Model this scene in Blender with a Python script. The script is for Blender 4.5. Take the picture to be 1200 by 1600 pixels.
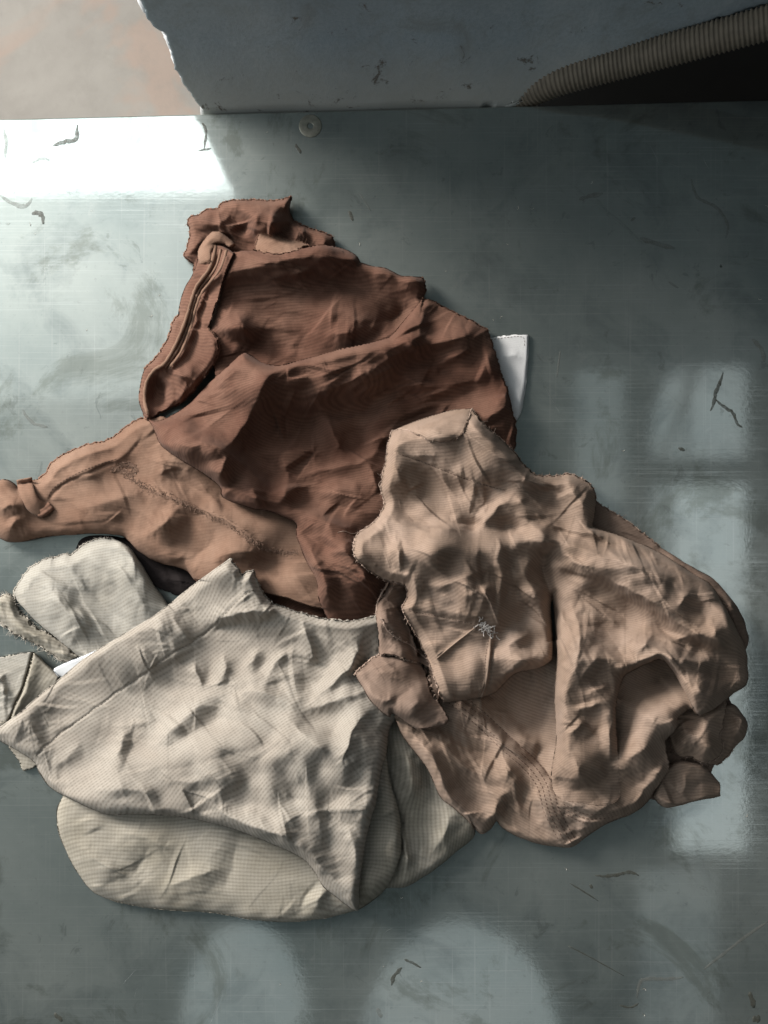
import bpy, math, random
import numpy as np
from mathutils import Vector
C = bpy.context; D = bpy.data; S = C.scene
for o in list(D.objects): D.objects.remove(o)
random.seed(7); RNG = np.random.default_rng(7)

# ------------------------------------------------------------------ camera
U = 0.0005                 # metres per table pixel of the 1200 x 1600 photograph
CH = 0.65                  # camera height over the table
cam = D.cameras.new('camera'); co = D.objects.new('camera', cam); C.collection.objects.link(co)
co.location = (0, 0, CH); co.rotation_euler = (0, 0, 0)
cam.sensor_fit = 'VERTICAL'; cam.sensor_height = 36; cam.lens = 36 * CH / 0.8
cam.clip_start = 0.02; cam.clip_end = 100
S.camera = co
# ------------------------------------------------------------------ world (dim workshop interior, paler towards the open side)
w = D.worlds.new('World'); S.world = w; w.use_nodes = True
nt = w.node_tree; nt.nodes.clear()
out = nt.nodes.new('ShaderNodeOutputWorld'); bg = nt.nodes.new('ShaderNodeBackground')
tc = nt.nodes.new('ShaderNodeTexCoord')
dt = nt.nodes.new('ShaderNodeVectorMath'); dt.operation = 'DOT_PRODUCT'; dt.inputs[1].default_value = Vector((-0.68, 0.42, 0.57)).normalized()
nt.links.new(tc.outputs['Generated'], dt.inputs[0])
rp = nt.nodes.new('ShaderNodeValToRGB'); nt.links.new(dt.outputs['Value'], rp.inputs[0])
cr = rp.color_ramp
cr.elements[0].position = 0.0; cr.elements[0].color = (.055, .066, .068, 1)
cr.elements[1].position = 1.0; cr.elements[1].color = (.95, 1.05, 1.04, 1)
e = cr.elements.new(.45); e.color = (.10, .125, .128, 1)
e = cr.elements.new(.75); e.color = (.27, .31, .31, 1)
nt.links.new(rp.outputs[0], bg.inputs[0]); bg.inputs[1].default_value = 0.60
nt.links.new(bg.outputs[0], out.inputs[0])
# ------------------------------------------------------------------ lamps
def area(name, loc, target, sx, sy, power, col):
    l = D.lights.new(name, 'AREA'); l.shape = 'RECTANGLE'; l.size = sx; l.size_y = sy; l.energy = power; l.color = col
    o = D.objects.new(name, l); C.collection.objects.link(o); o.location = loc
    o.rotation_euler = (Vector(target) - Vector(loc)).to_track_quat('-Z', 'Y').to_euler()
    return o
area('daylight_window', (-1.95, 1.50, 1.20), (0, 0, 0.0), .95, .75, 162, (1.0, .945, .88))
area('glare_edge_fill', (-.95, .60, 1.7), (-.95, .60, 0.0), 1.7, .56, 2.2, (.95, .98, 1.0))  # added dim lamp that softens the lower edge of the window glare
area('upper_window', (-.95, 1.42, 1.7), (-.95, 1.42, 0.0), 1.7, 1.04, 27, (.96, .98, 1.0))
area('side_fill', (-2.0, -.15, 1.0), (0, .1, 0.0), 1.0, .8, 10, (.93, .97, 1.0))  # added fill lamp from the left, for the wall and cloth
def pane(x0, y0, x1, y1, hgt, rad, col=(.91, .96, 1.0), shape='RECTANGLE'):
    """a roof window pane, or a dim lamp added for a pale reflection, whose mirror image falls on the table at these photo pixels"""
    k = U * (hgt + CH) / CH
    cx, cy = ((x0 + x1) / 2 - 600) * k, (800 - (y0 + y1) / 2) * k
    sx, sy = abs(x1 - x0) * k, abs(y1 - y0) * k
    l = D.lights.new('mirrored_lamp', 'AREA'); l.shape = shape; l.size = sx; l.size_y = sy
    rad *= .72; l.energy = rad * sx * sy * math.pi; l.color = col
    o = D.objects.new('mirrored_lamp', l); C.collection.objects.link(o); o.location = (cx, cy, hgt)
pane(1018, 560, 1070, 716, 2.2, 1.1)
pane(1078, 500, 1166, 716, 2.2, 1.3)
pane(1018, 758, 1042, 1010, 2.2, 1.1)
pane(1052, 758, 1166, 1330, 2.2, 2.1)
pane(900, 560, 975, 980, 2.2, .55)
pane(560, 1440, 880, 1900, 2.2, .8, shape='ELLIPSE')  # dim lamp added for a pale rounded reflection, not a roof pane
pane(285, 1440, 480, 1760, 2.2, .75, shape='ELLIPSE')  # likewise an added lamp, mirrored as a pale patch
pane(1000, 1360, 1120, 1700, 2.2, .5)
# ------------------------------------------------------------------ exposure
S.view_settings.view_transform = 'Standard'; S.view_settings.look = 'None'
S.view_settings.exposure = 0.0; S.view_settings.gamma = 1.0
S.render.engine = 'CYCLES'

# ================================================================== helpers
def W(px, py, z=0.0):
    """photo pixel + height in pixels -> world"""
    k = 1 - z * U / CH
    return ((px - 600) * U * k, (800 - py) * U * k, z * U)

def link(o, parent=None):
    C.collection.objects.link(o)
    if parent: o.parent = parent
    return o
def mesh_obj(name, verts, faces, mat, parent=None, smooth=True, uv=None, org=(0, 0, 0)):
    me = D.meshes.new(name)
    v = np.asarray(verts, dtype=np.float64) - np.array(org)
    me.from_pydata(v.tolist() if len(v) < 50000 else v.tolist(), [], faces if isinstance(faces, list) else faces.tolist())
    if smooth: me.polygons.foreach_set('use_smooth', [True] * len(me.polygons))
    if uv is not None:
        ul = me.uv_layers.new(name='UVMap'); li = np.empty(len(me.loops), dtype=np.int32)
        me.loops.foreach_get('vertex_index', li)
        ul.data.foreach_set('uv', np.asarray(uv)[li].astype(np.float32).ravel())
    me.materials.append(mat); me.update()
    return link(D.objects.new(name, me), parent)
def tag(o, label, cat, group=None):
    o['label'] = label; o['category'] = cat
    if group: o['group'] = group
    return o
def thing(name, label, cat, org):
    o = D.objects.new(name, None); o.location = org; o.empty_display_size = .02
    return tag(link(o), label, cat)

# ---- noise
_perm = np.random.default_rng(3).permutation(4096)
def _h(ix, iy, s): return _perm[(_perm[(ix + s * 37) & 4095] + iy) & 4095] / 4095.0 * 2 * np.pi
def perlin(x, y, s=0):
    ix = np.floor(x).astype(int); iy = np.floor(y).astype(int); fx = x - ix; fy = y - iy
    u = fx * fx * fx * (fx * (fx * 6 - 15) + 10); v = fy * fy * fy * (fy * (fy * 6 - 15) + 10)
    def g(a, b):
        t = _h(ix + a, iy + b, s); return np.cos(t) * (fx - a) + np.sin(t) * (fy - b)
    return ((g(0, 0) * (1 - u) + g(1, 0) * u) * (1 - v) + (g(0, 1) * (1 - u) + g(1, 1) * u) * v) * 1.5
def crumple(X, Y, sc, s, ang=0, an=1.0):
    """creased cloth: thin crests between soft hollows"""
    ca, sa = math.cos(ang), math.sin(ang)
    wx = perlin(X / (sc * 1.3), Y / (sc * 1.3), s + 5) * .5; wy = perlin(X / (sc * 1.3), Y / (sc * 1.3), s + 9) * .5
    a = (X * ca + Y * sa) / (sc * an) + wx; b = (-X * sa + Y * ca) / sc + wy
    n = perlin(a, b, s)
    return 0.35 - np.sqrt(n * n + .0025)
# ---- splines
def cat(pts, n=6):
    P = [np.array(p[:2], float) for p in pts]
    if len(P) < 3: 
        return np.array([P[0] + (P[-1] - P[0]) * t for t in np.linspace(0, 1, n + 1)])
    o = []
    for i in range(len(P) - 1):
        p0 = P[max(i - 1, 0)]; p1 = P[i]; p2 = P[i + 1]; p3 = P[min(i + 2, len(P) - 1)]
        for k in range(n):
            t = k / n
            o.append(.5 * ((2 * p1) + (-p0 + p2) * t + (2 * p0 - 5 * p1 + 4 * p2 - p3) * t * t + (-p0 + 3 * p1 - 3 * p2 + p3) * t ** 3))
    o.append(P[-1]); return np.array(o)
def polydist(X, Y, P):
    """distance, signed side and arc parameter to an open polyline"""
    best = np.full(X.shape, 1e9); side = np.zeros(X.shape); par = np.zeros(X.shape)
    seg = np.hypot(*(P[1:] - P[:-1]).T); L = max(seg.sum(), 1e-6); acc = 0
    for i in range(len(P) - 1):
        ax, ay = P[i]; dx, dy = P[i + 1] - P[i]; l2 = dx * dx + dy * dy + 1e-9
        t = np.clip(((X - ax) * dx + (Y - ay) * dy) / l2, 0, 1)
        ex = X - ax - t * dx; ey = Y - ay - t * dy; d = ex * ex + ey * ey
        m = d < best; best = np.where(m, d, best)
        side = np.where(m, np.sign(dx * (Y - ay) - dy * (X - ax)), side)
        par = np.where(m, (acc + t * seg[i]) / L, par); acc += seg[i]
    return np.sqrt(best), side, par
def inside(X, Y, P):
    r = np.zeros(X.shape, bool); n = len(P)
    for i in range(n):
        x1, y1 = P[i]; x2, y2 = P[(i + 1) % n]
        if y1 == y2: continue
        c = (y1 > Y) != (y2 > Y)
        xi = (x2 - x1) * (Y - y1) / (y2 - y1) + x1
        r ^= c & (X < xi)
    return r
def boxblur(a, r):
    for _ in range(2):
        for ax in (0, 1):
            p = np.pad(a, [(r + 1, r) if k == ax else (0, 0) for k in (0, 1)], mode='edge')
            c = np.cumsum(p, axis=ax)
            n = a.shape[ax]
            hi = np.take(c, range(2 * r + 1, 2 * r + 1 + n), axis=ax); lo = np.take(c, range(0, n), axis=ax)
            a = (hi - lo) / (2 * r + 1)
    return a
def smooth(t): t = np.clip(t, 0, 1); return t * t * (3 - 2 * t)

# ================================================================== materials
def newmat(name):
    m = D.materials.new(name); m.use_nodes = True; t = m.node_tree
    return m, t, t.nodes['Principled BSDF']
def N(t, ty, **kw):
    n = t.nodes.new(ty)
    for k, v in kw.items(): setattr(n, k, v)
    return n
def math_(t, op, a, b=None, c=None):
    n = N(t, 'ShaderNodeMath', operation=op)
    for i, v in enumerate((a, b, c)):
        if v is None: continue
        if isinstance(v, (int, float)): n.inputs[i].default_value = v
        else: t.links.new(v, n.inputs[i])
    return n.outputs[0]
def mixc(t, f, a, b, mode='MIX'):
    n = N(t, 'ShaderNodeMix', data_type='RGBA', blend_type=mode)
    if isinstance(f, (int, float)): n.inputs[0].default_value = f
    else: t.links.new(f, n.inputs[0])
    for i, v in ((6, a), (7, b)):
        if isinstance(v, tuple): n.inputs[i].default_value = (*v, 1) if len(v) == 3 else v
        else: t.links.new(v, n.inputs[i])
    return n.outputs[2]
def noise(t, vec, sc, det=4, ro=.55, dist=0):
    n = N(t, 'ShaderNodeTexNoise'); n.inputs['Scale'].default_value = sc; n.inputs['Detail'].default_value = det
    n.inputs['Roughness'].default_value = ro; n.inputs['Distortion'].default_value = dist
    if vec is not None: t.links.new(vec, n.inputs['Vector'])
    return n.outputs['Fac']
def ramp(t, f, a, b, ca=0.0, cb=1.0):
    n = N(t, 'ShaderNodeMapRange'); n.inputs[1].default_value = a; n.inputs[2].default_value = b
    n.inputs[3].default_value = ca; n.inputs[4].default_value = cb; t.links.new(f, n.inputs[0]); return n.outputs[0]

def cloth_mat(name, base, dark, fade, period=4.5, weave='twill', wamt=.3, ang=0.0, bump=.2, stain=.35):
    m, t, b = newmat(name)
    uv = N(t, 'ShaderNodeUVMap').outputs[0]
    mp = N(t, 'ShaderNodeMapping'); mp.inputs['Rotation'].default_value = (0, 0, ang); t.links.new(uv, mp.inputs[0])
    sx = N(t, 'ShaderNodeSeparateXYZ'); t.links.new(mp.outputs[0], sx.inputs[0])
    k = 2 * math.pi / period
    su = math_(t, 'SINE', math_(t, 'MULTIPLY', sx.outputs[0], k)); sv = math_(t, 'SINE', math_(t, 'MULTIPLY', sx.outputs[1], k))
    if weave == 'twill':
        pat = ramp(t, sv, -1, 1); cross = math_(t, 'SINE', math_(t, 'MULTIPLY', sx.outputs[0], k * 1.7)); ht = math_(t, 'ADD', pat, math_(t, 'MULTIPLY', cross, .15))
    else:
        a = ramp(t, su, -.5, .8); c = ramp(t, sv, -.6, .9)
        if weave == 'check': pat = math_(t, 'MULTIPLY', a, c); pat = math_(t, 'ADD', math_(t, 'MULTIPLY', pat, .5), math_(t, 'MULTIPLY', c, .5))
        else: pat = math_(t, 'ADD', math_(t, 'MULTIPLY', c, .72), math_(t, 'MULTIPLY', a, .28))
        ht = pat
    big = noise(t, uv, .011, 5, .6); mid = noise(t, uv, .05, 5, .65); fine = noise(t, uv, .55, 3, .7); fz = noise(t, uv, .22, 4, .7)
    col = mixc(t, ramp(t, big, .35, .7), base, fade)
    col = mixc(t, math_(t, 'MULTIPLY', ramp(t, mid, .52, .78), stain), col, dark)
    wm = math_(t, 'MULTIPLY', math_(t, 'MULTIPLY', pat, ramp(t, mid, .3, .6, .65, 1.0)), wamt)
    col = mixc(t, wm, col, dark)
    col = mixc(t, math_(t, 'MULTIPLY', ramp(t, fine, .35, .7), .16), col, tuple(x * .55 for x in dark))
    col = mixc(t, math_(t, 'MULTIPLY', ramp(t, fz, .5, .8), .14), col, tuple(min(1, x * 1.5) for x in fade))
    t.links.new(col, b.inputs['Base Color']); b.inputs['Roughness'].default_value = .92
    b.inputs['Specular IOR Level'].default_value = .12
    b.inputs['Sheen Weight'].default_value = .03; b.inputs['Sheen Roughness'].default_value = .5
    bm = N(t, 'ShaderNodeBump'); bm.inputs['Strength'].default_value = bump; bm.inputs['Distance'].default_value = .0008
    hh = math_(t, 'ADD', math_(t, 'MULTIPLY', ht, .16), math_(t, 'ADD', math_(t, 'MULTIPLY', fine, .45), math_(t, 'MULTIPLY', fz, 1.1)))
    t.links.new(hh, bm.inputs['Height']); t.links.new(bm.outputs[0], b.inputs['Normal'])
    return m
def plain_mat(name, col, rough=.85, var=.3, sc=300, bump=.2, metal=0.0):
    m, t, b = newmat(name); g = N(t, 'ShaderNodeNewGeometry').outputs['Position']
    n = noise(t, g, sc, 4)
    t.links.new(mixc(t, math_(t, 'MULTIPLY', ramp(t, n, .35, .7), var), col, tuple(c * .35 for c in col)), b.inputs['Base Color'])
    b.inputs['Roughness'].default_value = rough; b.inputs['Metallic'].default_value = metal
    bm = N(t, 'ShaderNodeBump'); bm.inputs['Strength'].default_value = bump; bm.inputs['Distance'].default_value = .0006
    t.links.new(n, bm.inputs['Height']); t.links.new(bm.outputs[0], b.inputs['Normal'])
    return m

BR, BRD, BRF = (.112, .054, .037), (.045, .022, .016), (.175, .098, .070)
M_brown = cloth_mat('brown_twill', BR, BRD, BRF, 4.2, 'twill', .36, .55, .28)
M_brown2 = cloth_mat('lit_brown_twill', (.175, .102, .070), (.085, .046, .032), (.24, .155, .112), 4.2, 'twill', .2, .3, .24)  # lighter copy of the brown, light on these pieces put into the colour
M_bedge = plain_mat('brown_frayed_thread', (.20, .105, .07), .95, .5, 500)
M_dark = cloth_mat('dark_under_layer', (.018, .014, .014), (.008, .008, .008), (.025, .02, .02), 4, 'twill', .2, 0, .2)
M_tan = cloth_mat('khaki_twill', (.262, .188, .142), (.118, .079, .056), (.335, .252, .202), 4.0, 'twill', .34, .12, .3)
M_tan2 = cloth_mat('khaki_reverse', (.192, .134, .104), (.09, .058, .042), (.25, .182, .145), 4.6, 'twill', .22, .7, .25)
M_tedge = plain_mat('khaki_frayed_thread', (.38, .28, .225), .95, .4, 500)
M_cream = cloth_mat('cream_checked_cotton', (.295, .262, .225), (.12, .098, .075), (.35, .32, .28), 5.8, 'check', .5, .62, .16, .12)
M_cream2 = cloth_mat('cream_striped_cotton', (.29, .265, .215), (.115, .095, .07), (.36, .335, .29), 5.8, 'stripe', .45, -.12, .16, .12)
M_cream3 = cloth_mat('pale_checked_reverse', (.31, .292, .255), (.155, .135, .108), (.375, .36, .325), 4.8, 'check', .4, .35, .14, .12)
M_cedge = plain_mat('cream_frayed_thread', (.44, .40, .345), .95, .3, 500)
M_white = cloth_mat('white_cotton', (.72, .73, .74), (.4, .4, .4), (.78, .78, .78), 3, 'twill', .1, 0, .12, .1)
M_paper = plain_mat('white_paper', (.84, .86, .88), .7, .05, 60, .05)
M_thr = plain_mat('dark_thread', (.09, .05, .035), .9, .3, 400)
M_thr2 = plain_mat('grey_thread', (.20, .17, .14), .9, .3, 400)

# ================================================================== cloth builder
ST = 1.25; GX0, GY0, GX1, GY1 = -75, 240, 1245, 1500
gx = np.arange(GX0, GX1, ST); gy = np.arange(GY0, GY1, ST)
GX, GY = np.meshgrid(gx, gy)
H = np.zeros(GX.shape)      # top surface built so far, in pixels of height

def relief(X, Y, strokes, blobs):
    R = np.zeros(X.shape)
    for s in strokes:
        A, wl, wr, pts = s[:4]; fine = len(s) > 5 and s[5] <= .1; p = s[4] if len(s) > 4 else 1.15; tp = s[5] if len(s) > 5 else .42
        if not fine: wl *= 1.6; wr *= 1.6; A *= (2.0 if A > 0 else (1.25 if max(wl, wr) > 14 else .75)) * (1.15 if max(wl, wr) > 16 else .85)
        P = cat(pts, 5); m = max(wl, wr) * 3.2
        x0, y0 = P.min(0) - m; x1, y1 = P.max(0) + m
        i0, i1 = np.searchsorted(Y[:, 0], [y0, y1]); j0, j1 = np.searchsorted(X[0], [x0, x1])
        if i1 <= i0 or j1 <= j0: continue
        xs = X[i0:i1, j0:j1]; ys = Y[i0:i1, j0:j1]
        # slight waver so that no crease is a drafted curve
        qx = xs + perlin(xs / 17, ys / 17, 3) * 2.2; qy = ys + perlin(xs / 17, ys / 17, 8) * 2.2; wob = 1 + .25 * perlin(xs / 40, ys / 40, 14)
        seg = np.hypot(*(P[1:] - P[:-1]).T); Lt = seg.sum(); acc = 0; best = np.zeros(xs.shape)
        for k in range(len(P) - 1):
            dx, dy = P[k + 1] - P[k]; l = seg[k] + 1e-9; rx = qx - P[k, 0]; ry = qy - P[k, 1]
            t = np.clip((rx * dx + ry * dy) / l ** 2, 0, 1); d2 = (rx - t * dx) ** 2 + (ry - t * dy) ** 2; pp = (dx * ry - dy * rx) / l
            tt = (acc + t * l) / Lt; te = smooth(np.minimum(tt, 1 - tt) / tp); acc += seg[k]; d = np.sqrt(d2 + (1.2 if fine else 3.5))
            sf = .5 + .5 * np.clip(pp / d * 1.3, -1, 1)
            best = np.maximum(best, te * np.exp(-((d / ((wl * (1 - sf) + wr * sf) * wob * (.45 + .55 * te))) ** p)))
        R[i0:i1, j0:j1] += A * best
    for (x, y, A, r) in blobs:
        R += A * np.exp(-((X - x) ** 2 + (Y - y) ** 2) / r ** 2)
    return R

LAYERS = {}
def creases(X, Y, A, ang, spread, seed):
    """thin long creases, gentle on one side and sharp on the other"""
    rr = random.Random(seed); R = np.zeros(X.shape); x0, x1, y0, y1 = X.min(), X.max(), Y.min(), Y.max()
    for _ in range(int((x1 - x0) * (y1 - y0) / 1900)):
        cx, cy = rr.uniform(x0, x1), rr.uniform(y0, y1)
        th = ang + 1.5 * float(perlin(np.array([cx / 120.]), np.array([cy / 120.]), seed + 3)[0]) + rr.gauss(0, spread)
        hl = rr.uniform(18, 85); w1 = rr.uniform(8, 24); w2 = rr.uniform(2, 6)
        if rr.random() < .5: w1, w2 = w2, w1
        a = A * rr.uniform(.4, 1.1); bend = rr.uniform(-.2, .2) / hl; wv = rr.uniform(0, 6); m = hl + 26
        i0, i1 = np.searchsorted(Y[:, 0], [cy - m, cy + m]); j0, j1 = np.searchsorted(X[0], [cx - m, cx + m])
        if i1 <= i0 or j1 <= j0: continue
        dx = X[i0:i1, j0:j1] - cx; dy = Y[i0:i1, j0:j1] - cy; c, s_ = math.cos(th), math.sin(th)
        u = dx * c + dy * s_; v = -dx * s_ + dy * c + bend * u * u + 1.5 * np.sin(u / 13 + wv); e = smooth(1 - np.abs(u) / hl)
        R[i0:i1, j0:j1] += a * e * np.clip(1 - np.sqrt(v * v + 1.2) / np.where(v < 0, w1, w2), 0, 1)
    return R
def facets(X, Y, ins, A, sc, ang, spread, seed, dens=1.0):
    """creased cloth: many long straight-ish tents at loosely shared angles whose flanks meet in flat facets"""
    rr = random.Random(seed); R = np.zeros(X.shape); x0, x1, y0, y1 = X.min(), X.max(), Y.min(), Y.max()
    n = int(dens * (x1 - x0) * (y1 - y0) / (sc * sc * 3.4)) + 2
    for _ in range(n):
        cx, cy = rr.uniform(x0, x1), rr.uniform(y0, y1)
        th = ang + 1.3 * float(perlin(np.array([cx / 170.]), np.array([cy / 170.]), seed + 3)[0]) + rr.gauss(0, spread)
        hl = sc * rr.uniform(1.3, 3.6); w1 = sc * rr.uniform(.4, 1.2); w2 = sc * rr.uniform(.09, .45)
        if rr.random() < .4: w1, w2 = w2, w1
        a = A * rr.uniform(.3, 1.0) * (min(w1, w2) / sc * 1.4 + .35) * (1 if rr.random() < .8 else -.35); bend = rr.uniform(-.16, .16) / hl
        m = hl + max(w1, w2)
        i0, i1 = np.searchsorted(Y[:, 0], [cy - m, cy + m]); j0, j1 = np.searchsorted(X[0], [cx - m, cx + m])
        if i1 <= i0 or j1 <= j0: continue
        dx = X[i0:i1, j0:j1] - cx; dy = Y[i0:i1, j0:j1] - cy; c, s_ = math.cos(th), math.sin(th)
        u = dx * c + dy * s_; v = -dx * s_ + dy * c + bend * u * u; e = np.clip(1 - np.abs(u) / hl, 0, 1); e = np.minimum(e * 1.6, 1)
        d = np.sqrt(v * v + 2.5); R[i0:i1, j0:j1] += a * np.clip(e - d / np.where(v < 0, w1, w2), 0, 1)
    return R
def upsample(a, s, shape):
    i = np.arange(shape[0]) / s; j = np.arange(shape[1]) / s
    i0 = np.minimum(i.astype(int), a.shape[0] - 2); j0 = np.minimum(j.astype(int), a.shape[1] - 2)
    fi = np.clip(i - i0, 0, 1)[:, None]; fj = np.clip(j - j0, 0, 1)[None]
    if a.ndim == 3: fi = fi[..., None]; fj = fj[..., None]
    return (a[i0][:, j0] * (1 - fi) + a[i0 + 1][:, j0] * fi) * (1 - fj) + (a[i0][:, j0 + 1] * (1 - fi) + a[i0 + 1][:, j0 + 1] * fi) * fj
def lap(P):
    Q = np.pad(P, [(1, 1), (1, 1), (0, 0)], mode='edge')
    return (Q[:-2, 1:-1] + Q[2:, 1:-1] + Q[1:-1, :-2] + Q[1:-1, 2:]) * .2 + (Q[:-2, :-2] + Q[2:, :-2] + Q[:-2, 2:] + Q[2:, 2:]) * .05 - P
def buckle(X, Y, Z, lo, sdf, ex, ang, an, seed, amp=1.0):
    """let a slightly too large sheet settle over the sculpted shape: it wrinkles where it has cloth to spare"""
    D_ = None; s = 1
    for s, it, kz, kb in ((10, 200, .003, .07), (5, 90, .006, .30)):
        if min(X.shape) < 50: return np.zeros(X.shape + (3,))
        x, y, z, l, sd = (q[::s, ::s] for q in (X, Y, Z, lo, sdf)); m = (sd < 4).astype(float)
        P0 = np.stack([x, y, z], 2)
        if D_ is None:
            P = P0.copy(); P[..., 2] += 5.0 * perlin(x / 60, y / 60, seed + 80) + 2.5 * perlin(x / 28, y / 28, seed + 81)
        else:
            P = P0 + upsample(D_, 2, x.shape + (3,)) ; P[..., 2] += .6 * perlin(x / 19, y / 19, seed + 82)
        th = ang + 1.6 * perlin(x / 190, y / 190, seed + 83)
        am = ex * np.clip(.75 + 1.5 * perlin(x / 120, y / 120, seed + 84), .12, 1.8); lo_e = am / an
        nx, ny = -np.sin(th), np.cos(th)
        E = []
        for di, dj, w in ((0, 1, 1.), (1, 0, 1.), (1, 1, .45), (1, -1, .45)):
            def sl(a, q, di=di, dj=dj):
                n0, n1 = a.shape[:2]
                if dj >= 0: return a[di * q:n0 - di * (1 - q), dj * q:n1 - dj * (1 - q)]
                return a[di * q:n0 - di * (1 - q), (0 if q else 1):(n1 - 1 if q else n1)]
            v = sl(P0, 1) - sl(P0, 0); l0 = np.sqrt((v ** 2).sum(2)); h = np.hypot(v[..., 0], v[..., 1]) + 1e-9
            c2 = ((v[..., 0] * sl(nx, 0) + v[..., 1] * sl(ny, 0)) / h) ** 2
            E.append((sl, l0 * (1 + sl(am, 0) * c2 + sl(lo_e, 0) * (1 - c2)), w * sl(m, 0) * sl(m, 1)))
        lim = 3.2 * ST * s
        for k in range(it):
            Cr = np.zeros_like(P)
            for sl, r, w in E:
                v = sl(P, 1) - sl(P, 0); d = np.sqrt((v ** 2).sum(2)) + 1e-9
                c = (v * ((d - r) / d * w * .5)[..., None])
                sl(Cr, 0)[...] += c; sl(Cr, 1)[...] -= c
            P += Cr * .42
            P -= kb * lap(lap(P - P0 * .85))
            P += (P0 - P) * np.array([.012, .012, kz])
            dxy = np.clip(P[..., :2] - P0[..., :2], -lim, lim); P[..., :2] = P0[..., :2] + dxy
            P[..., 2] = np.maximum(P[..., 2], l)
        D_ = P - P0
    if D_ is None: return np.zeros(X.shape + (3,))
    U_ = np.stack([boxblur(upsample(D_[..., q], s, X.shape), 2) for q in range(3)], 2)
    return U_ * amp
def cloth(name, part, runs, b, mat, parent, org, strokes=(), blobs=(), R=16, ce=.35, Rc=30, crm=(), fray=1.2,
          follow=1.0, gap=1.6, seed=1, th=1.3, blur=12, uvrot=0.0, label=None, wr=1.0):
    """one panel of cloth. runs = [(kind, points)], kind c = cut edge, f = folded edge, h = goes on under another panel"""
    global H
    segs = [(k, cat(p)) for k, p in runs]
    P = np.vstack([s[:-1] if np.allclose(s[-1], segs[(i + 1) % len(segs)][1][0]) else s for i, (k, s) in enumerate(segs)])
    m = 6
    x0, y0 = P.min(0) - m; x1, y1 = P.max(0) + m
    i0, i1 = np.searchsorted(gy, [y0, y1]); j0, j1 = np.searchsorted(gx, [x0, x1])
    X = GX[i0:i1, j0:j1]; Y = GY[i0:i1, j0:j1]
    Pc = np.vstack([P, P[:1]])
    d, _, _ = polydist(X, Y, Pc); ins = inside(X, Y, P)
    def dk(kind):
        ss = [s for k, s in segs if k == kind]
        if not ss: return np.full(X.shape, 1e9)
        return np.minimum.reduce([polydist(X, Y, s)[0] for s in ss])
    dc, df = dk('c'), dk('f')
    sdf = np.where(ins, -d, d)
    jit = (perlin(X / 9, Y / 9, seed + 30) * 1.3 + perlin(X / 4, Y / 4, seed + 31) * .6) * fray
    sdf = sdf + np.where(dc < df, jit, perlin(X / 20, Y / 20, seed) * 1.0)
    Hb = H[i0:i1, j0:j1]; Hs = np.maximum(boxblur(H, blur)[i0:i1, j0:j1], 0) * follow
    rel = relief(X, Y, strokes, blobs)
    if crm:
        A, sc, ang, an = crm[0]; sp = .6 / max(an, .6)
        ff = facets(X, Y, ins, A * 3.0 * wr, max(sc, 22), ang, sp, seed + 200) + facets(X, Y, ins, A * 1.5 * wr, max(sc * .45, 12), ang + .5, sp * 1.3, seed + 300, .7) + facets(X, Y, ins, (A * .42 + .5) * wr, max(sc * .2, 8), ang + .3, sp * 1.6, seed + 400, .55)
        ff = ff * np.clip(.5 + 1.9 * perlin(X / 100, Y / 100, seed + 84), .06, 1.6)
        ff = ff + creases(X, Y, (.8 * A + 2.4) * wr, ang, sp, seed + 500) * np.clip(.8 + 1.5 * perlin(X / 80, Y / 80, seed + 88), .25, 1.5)
        rel = rel + ff * smooth(np.maximum(-sdf, 0) / 9)
    snap = np.abs(sdf) < .5 * ST; df = np.where(snap, 0, df)
    dd = np.maximum(-sdf, 0)
    c = ce + (1 - ce) * smooth(np.minimum(dc, 1e6) / Rc)
    Rv = R * (1.15 + .9 * perlin(X / 70, Y / 70, seed + 60) + .3 * perlin(X / 25, Y / 25, seed + 61)); q = np.clip(np.minimum(df, 1e6) / np.maximum(Rv, 3), 0, 1); f = np.sqrt(np.maximum(1 - (1 - q) ** 2, 0))
    b = b * 1.45; tgt = Hs + (b + rel) * c
    lo = Hb + gap
    kk = 3.0; dlt = tgt - lo
    tgt = lo + .5 * (dlt + np.sqrt(dlt * dlt + kk * kk))          # smooth maximum
    f0 = .38 * smooth((tgt - Hb) / 14); Z = Hb + (tgt - Hb) * (f0 + (1 - f0) * f)      # a fold is seen down to its widest point
    if crm:
        A, sc, ang, an = crm[0]; Bk = buckle(X, Y, Z, Hb + .6 * gap, sdf, wr * min(A, 7) * .014, ang, max(an, 1.0) * 1.3, seed)
        fade = smooth(np.maximum(-sdf, 0) / 7)[..., None]; fz = smooth(np.maximum(df, 0) / 10)
        DX = Bk[..., :2] * fade; Z = Z + Bk[..., 2] * np.minimum(.25 + .75 * smooth(np.maximum(-sdf, 0) / 8), .15 + .85 * fz)
        Z = np.maximum(Z, Hb + .5 * gap * (df > 3))
    else: DX = np.zeros(X.shape + (2,))
    # mesh: cells touching the inside, outside corners pulled on to the outline
    inn = sdf < 0
    cell = (inn[:-1, :-1].astype(int) + inn[1:, :-1] + inn[:-1, 1:] + inn[1:, 1:]) >= 1
    use = np.zeros(inn.shape, bool)
    use[:-1, :-1] |= cell; use[1:, :-1] |= cell; use[:-1, 1:] |= cell; use[1:, 1:] |= cell
    g1, g0 = np.gradient(sdf, ST); gl = np.hypot(g0, g1) + 1e-6
    mv = np.where(snap, sdf, np.where(inn, 0, np.clip(sdf, 0, 2.6)))
    VX = X - mv * g0 / gl + DX[..., 0]; VY = Y - mv * g1 / gl + DX[..., 1]
    Z = np.maximum(Z, .25)
    idx = -np.ones(inn.shape, int); idx[use] = np.arange(use.sum())
    vx, vy, vz = VX[use], VY[use], Z[use]
    k = 1 - vz * U / CH
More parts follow.
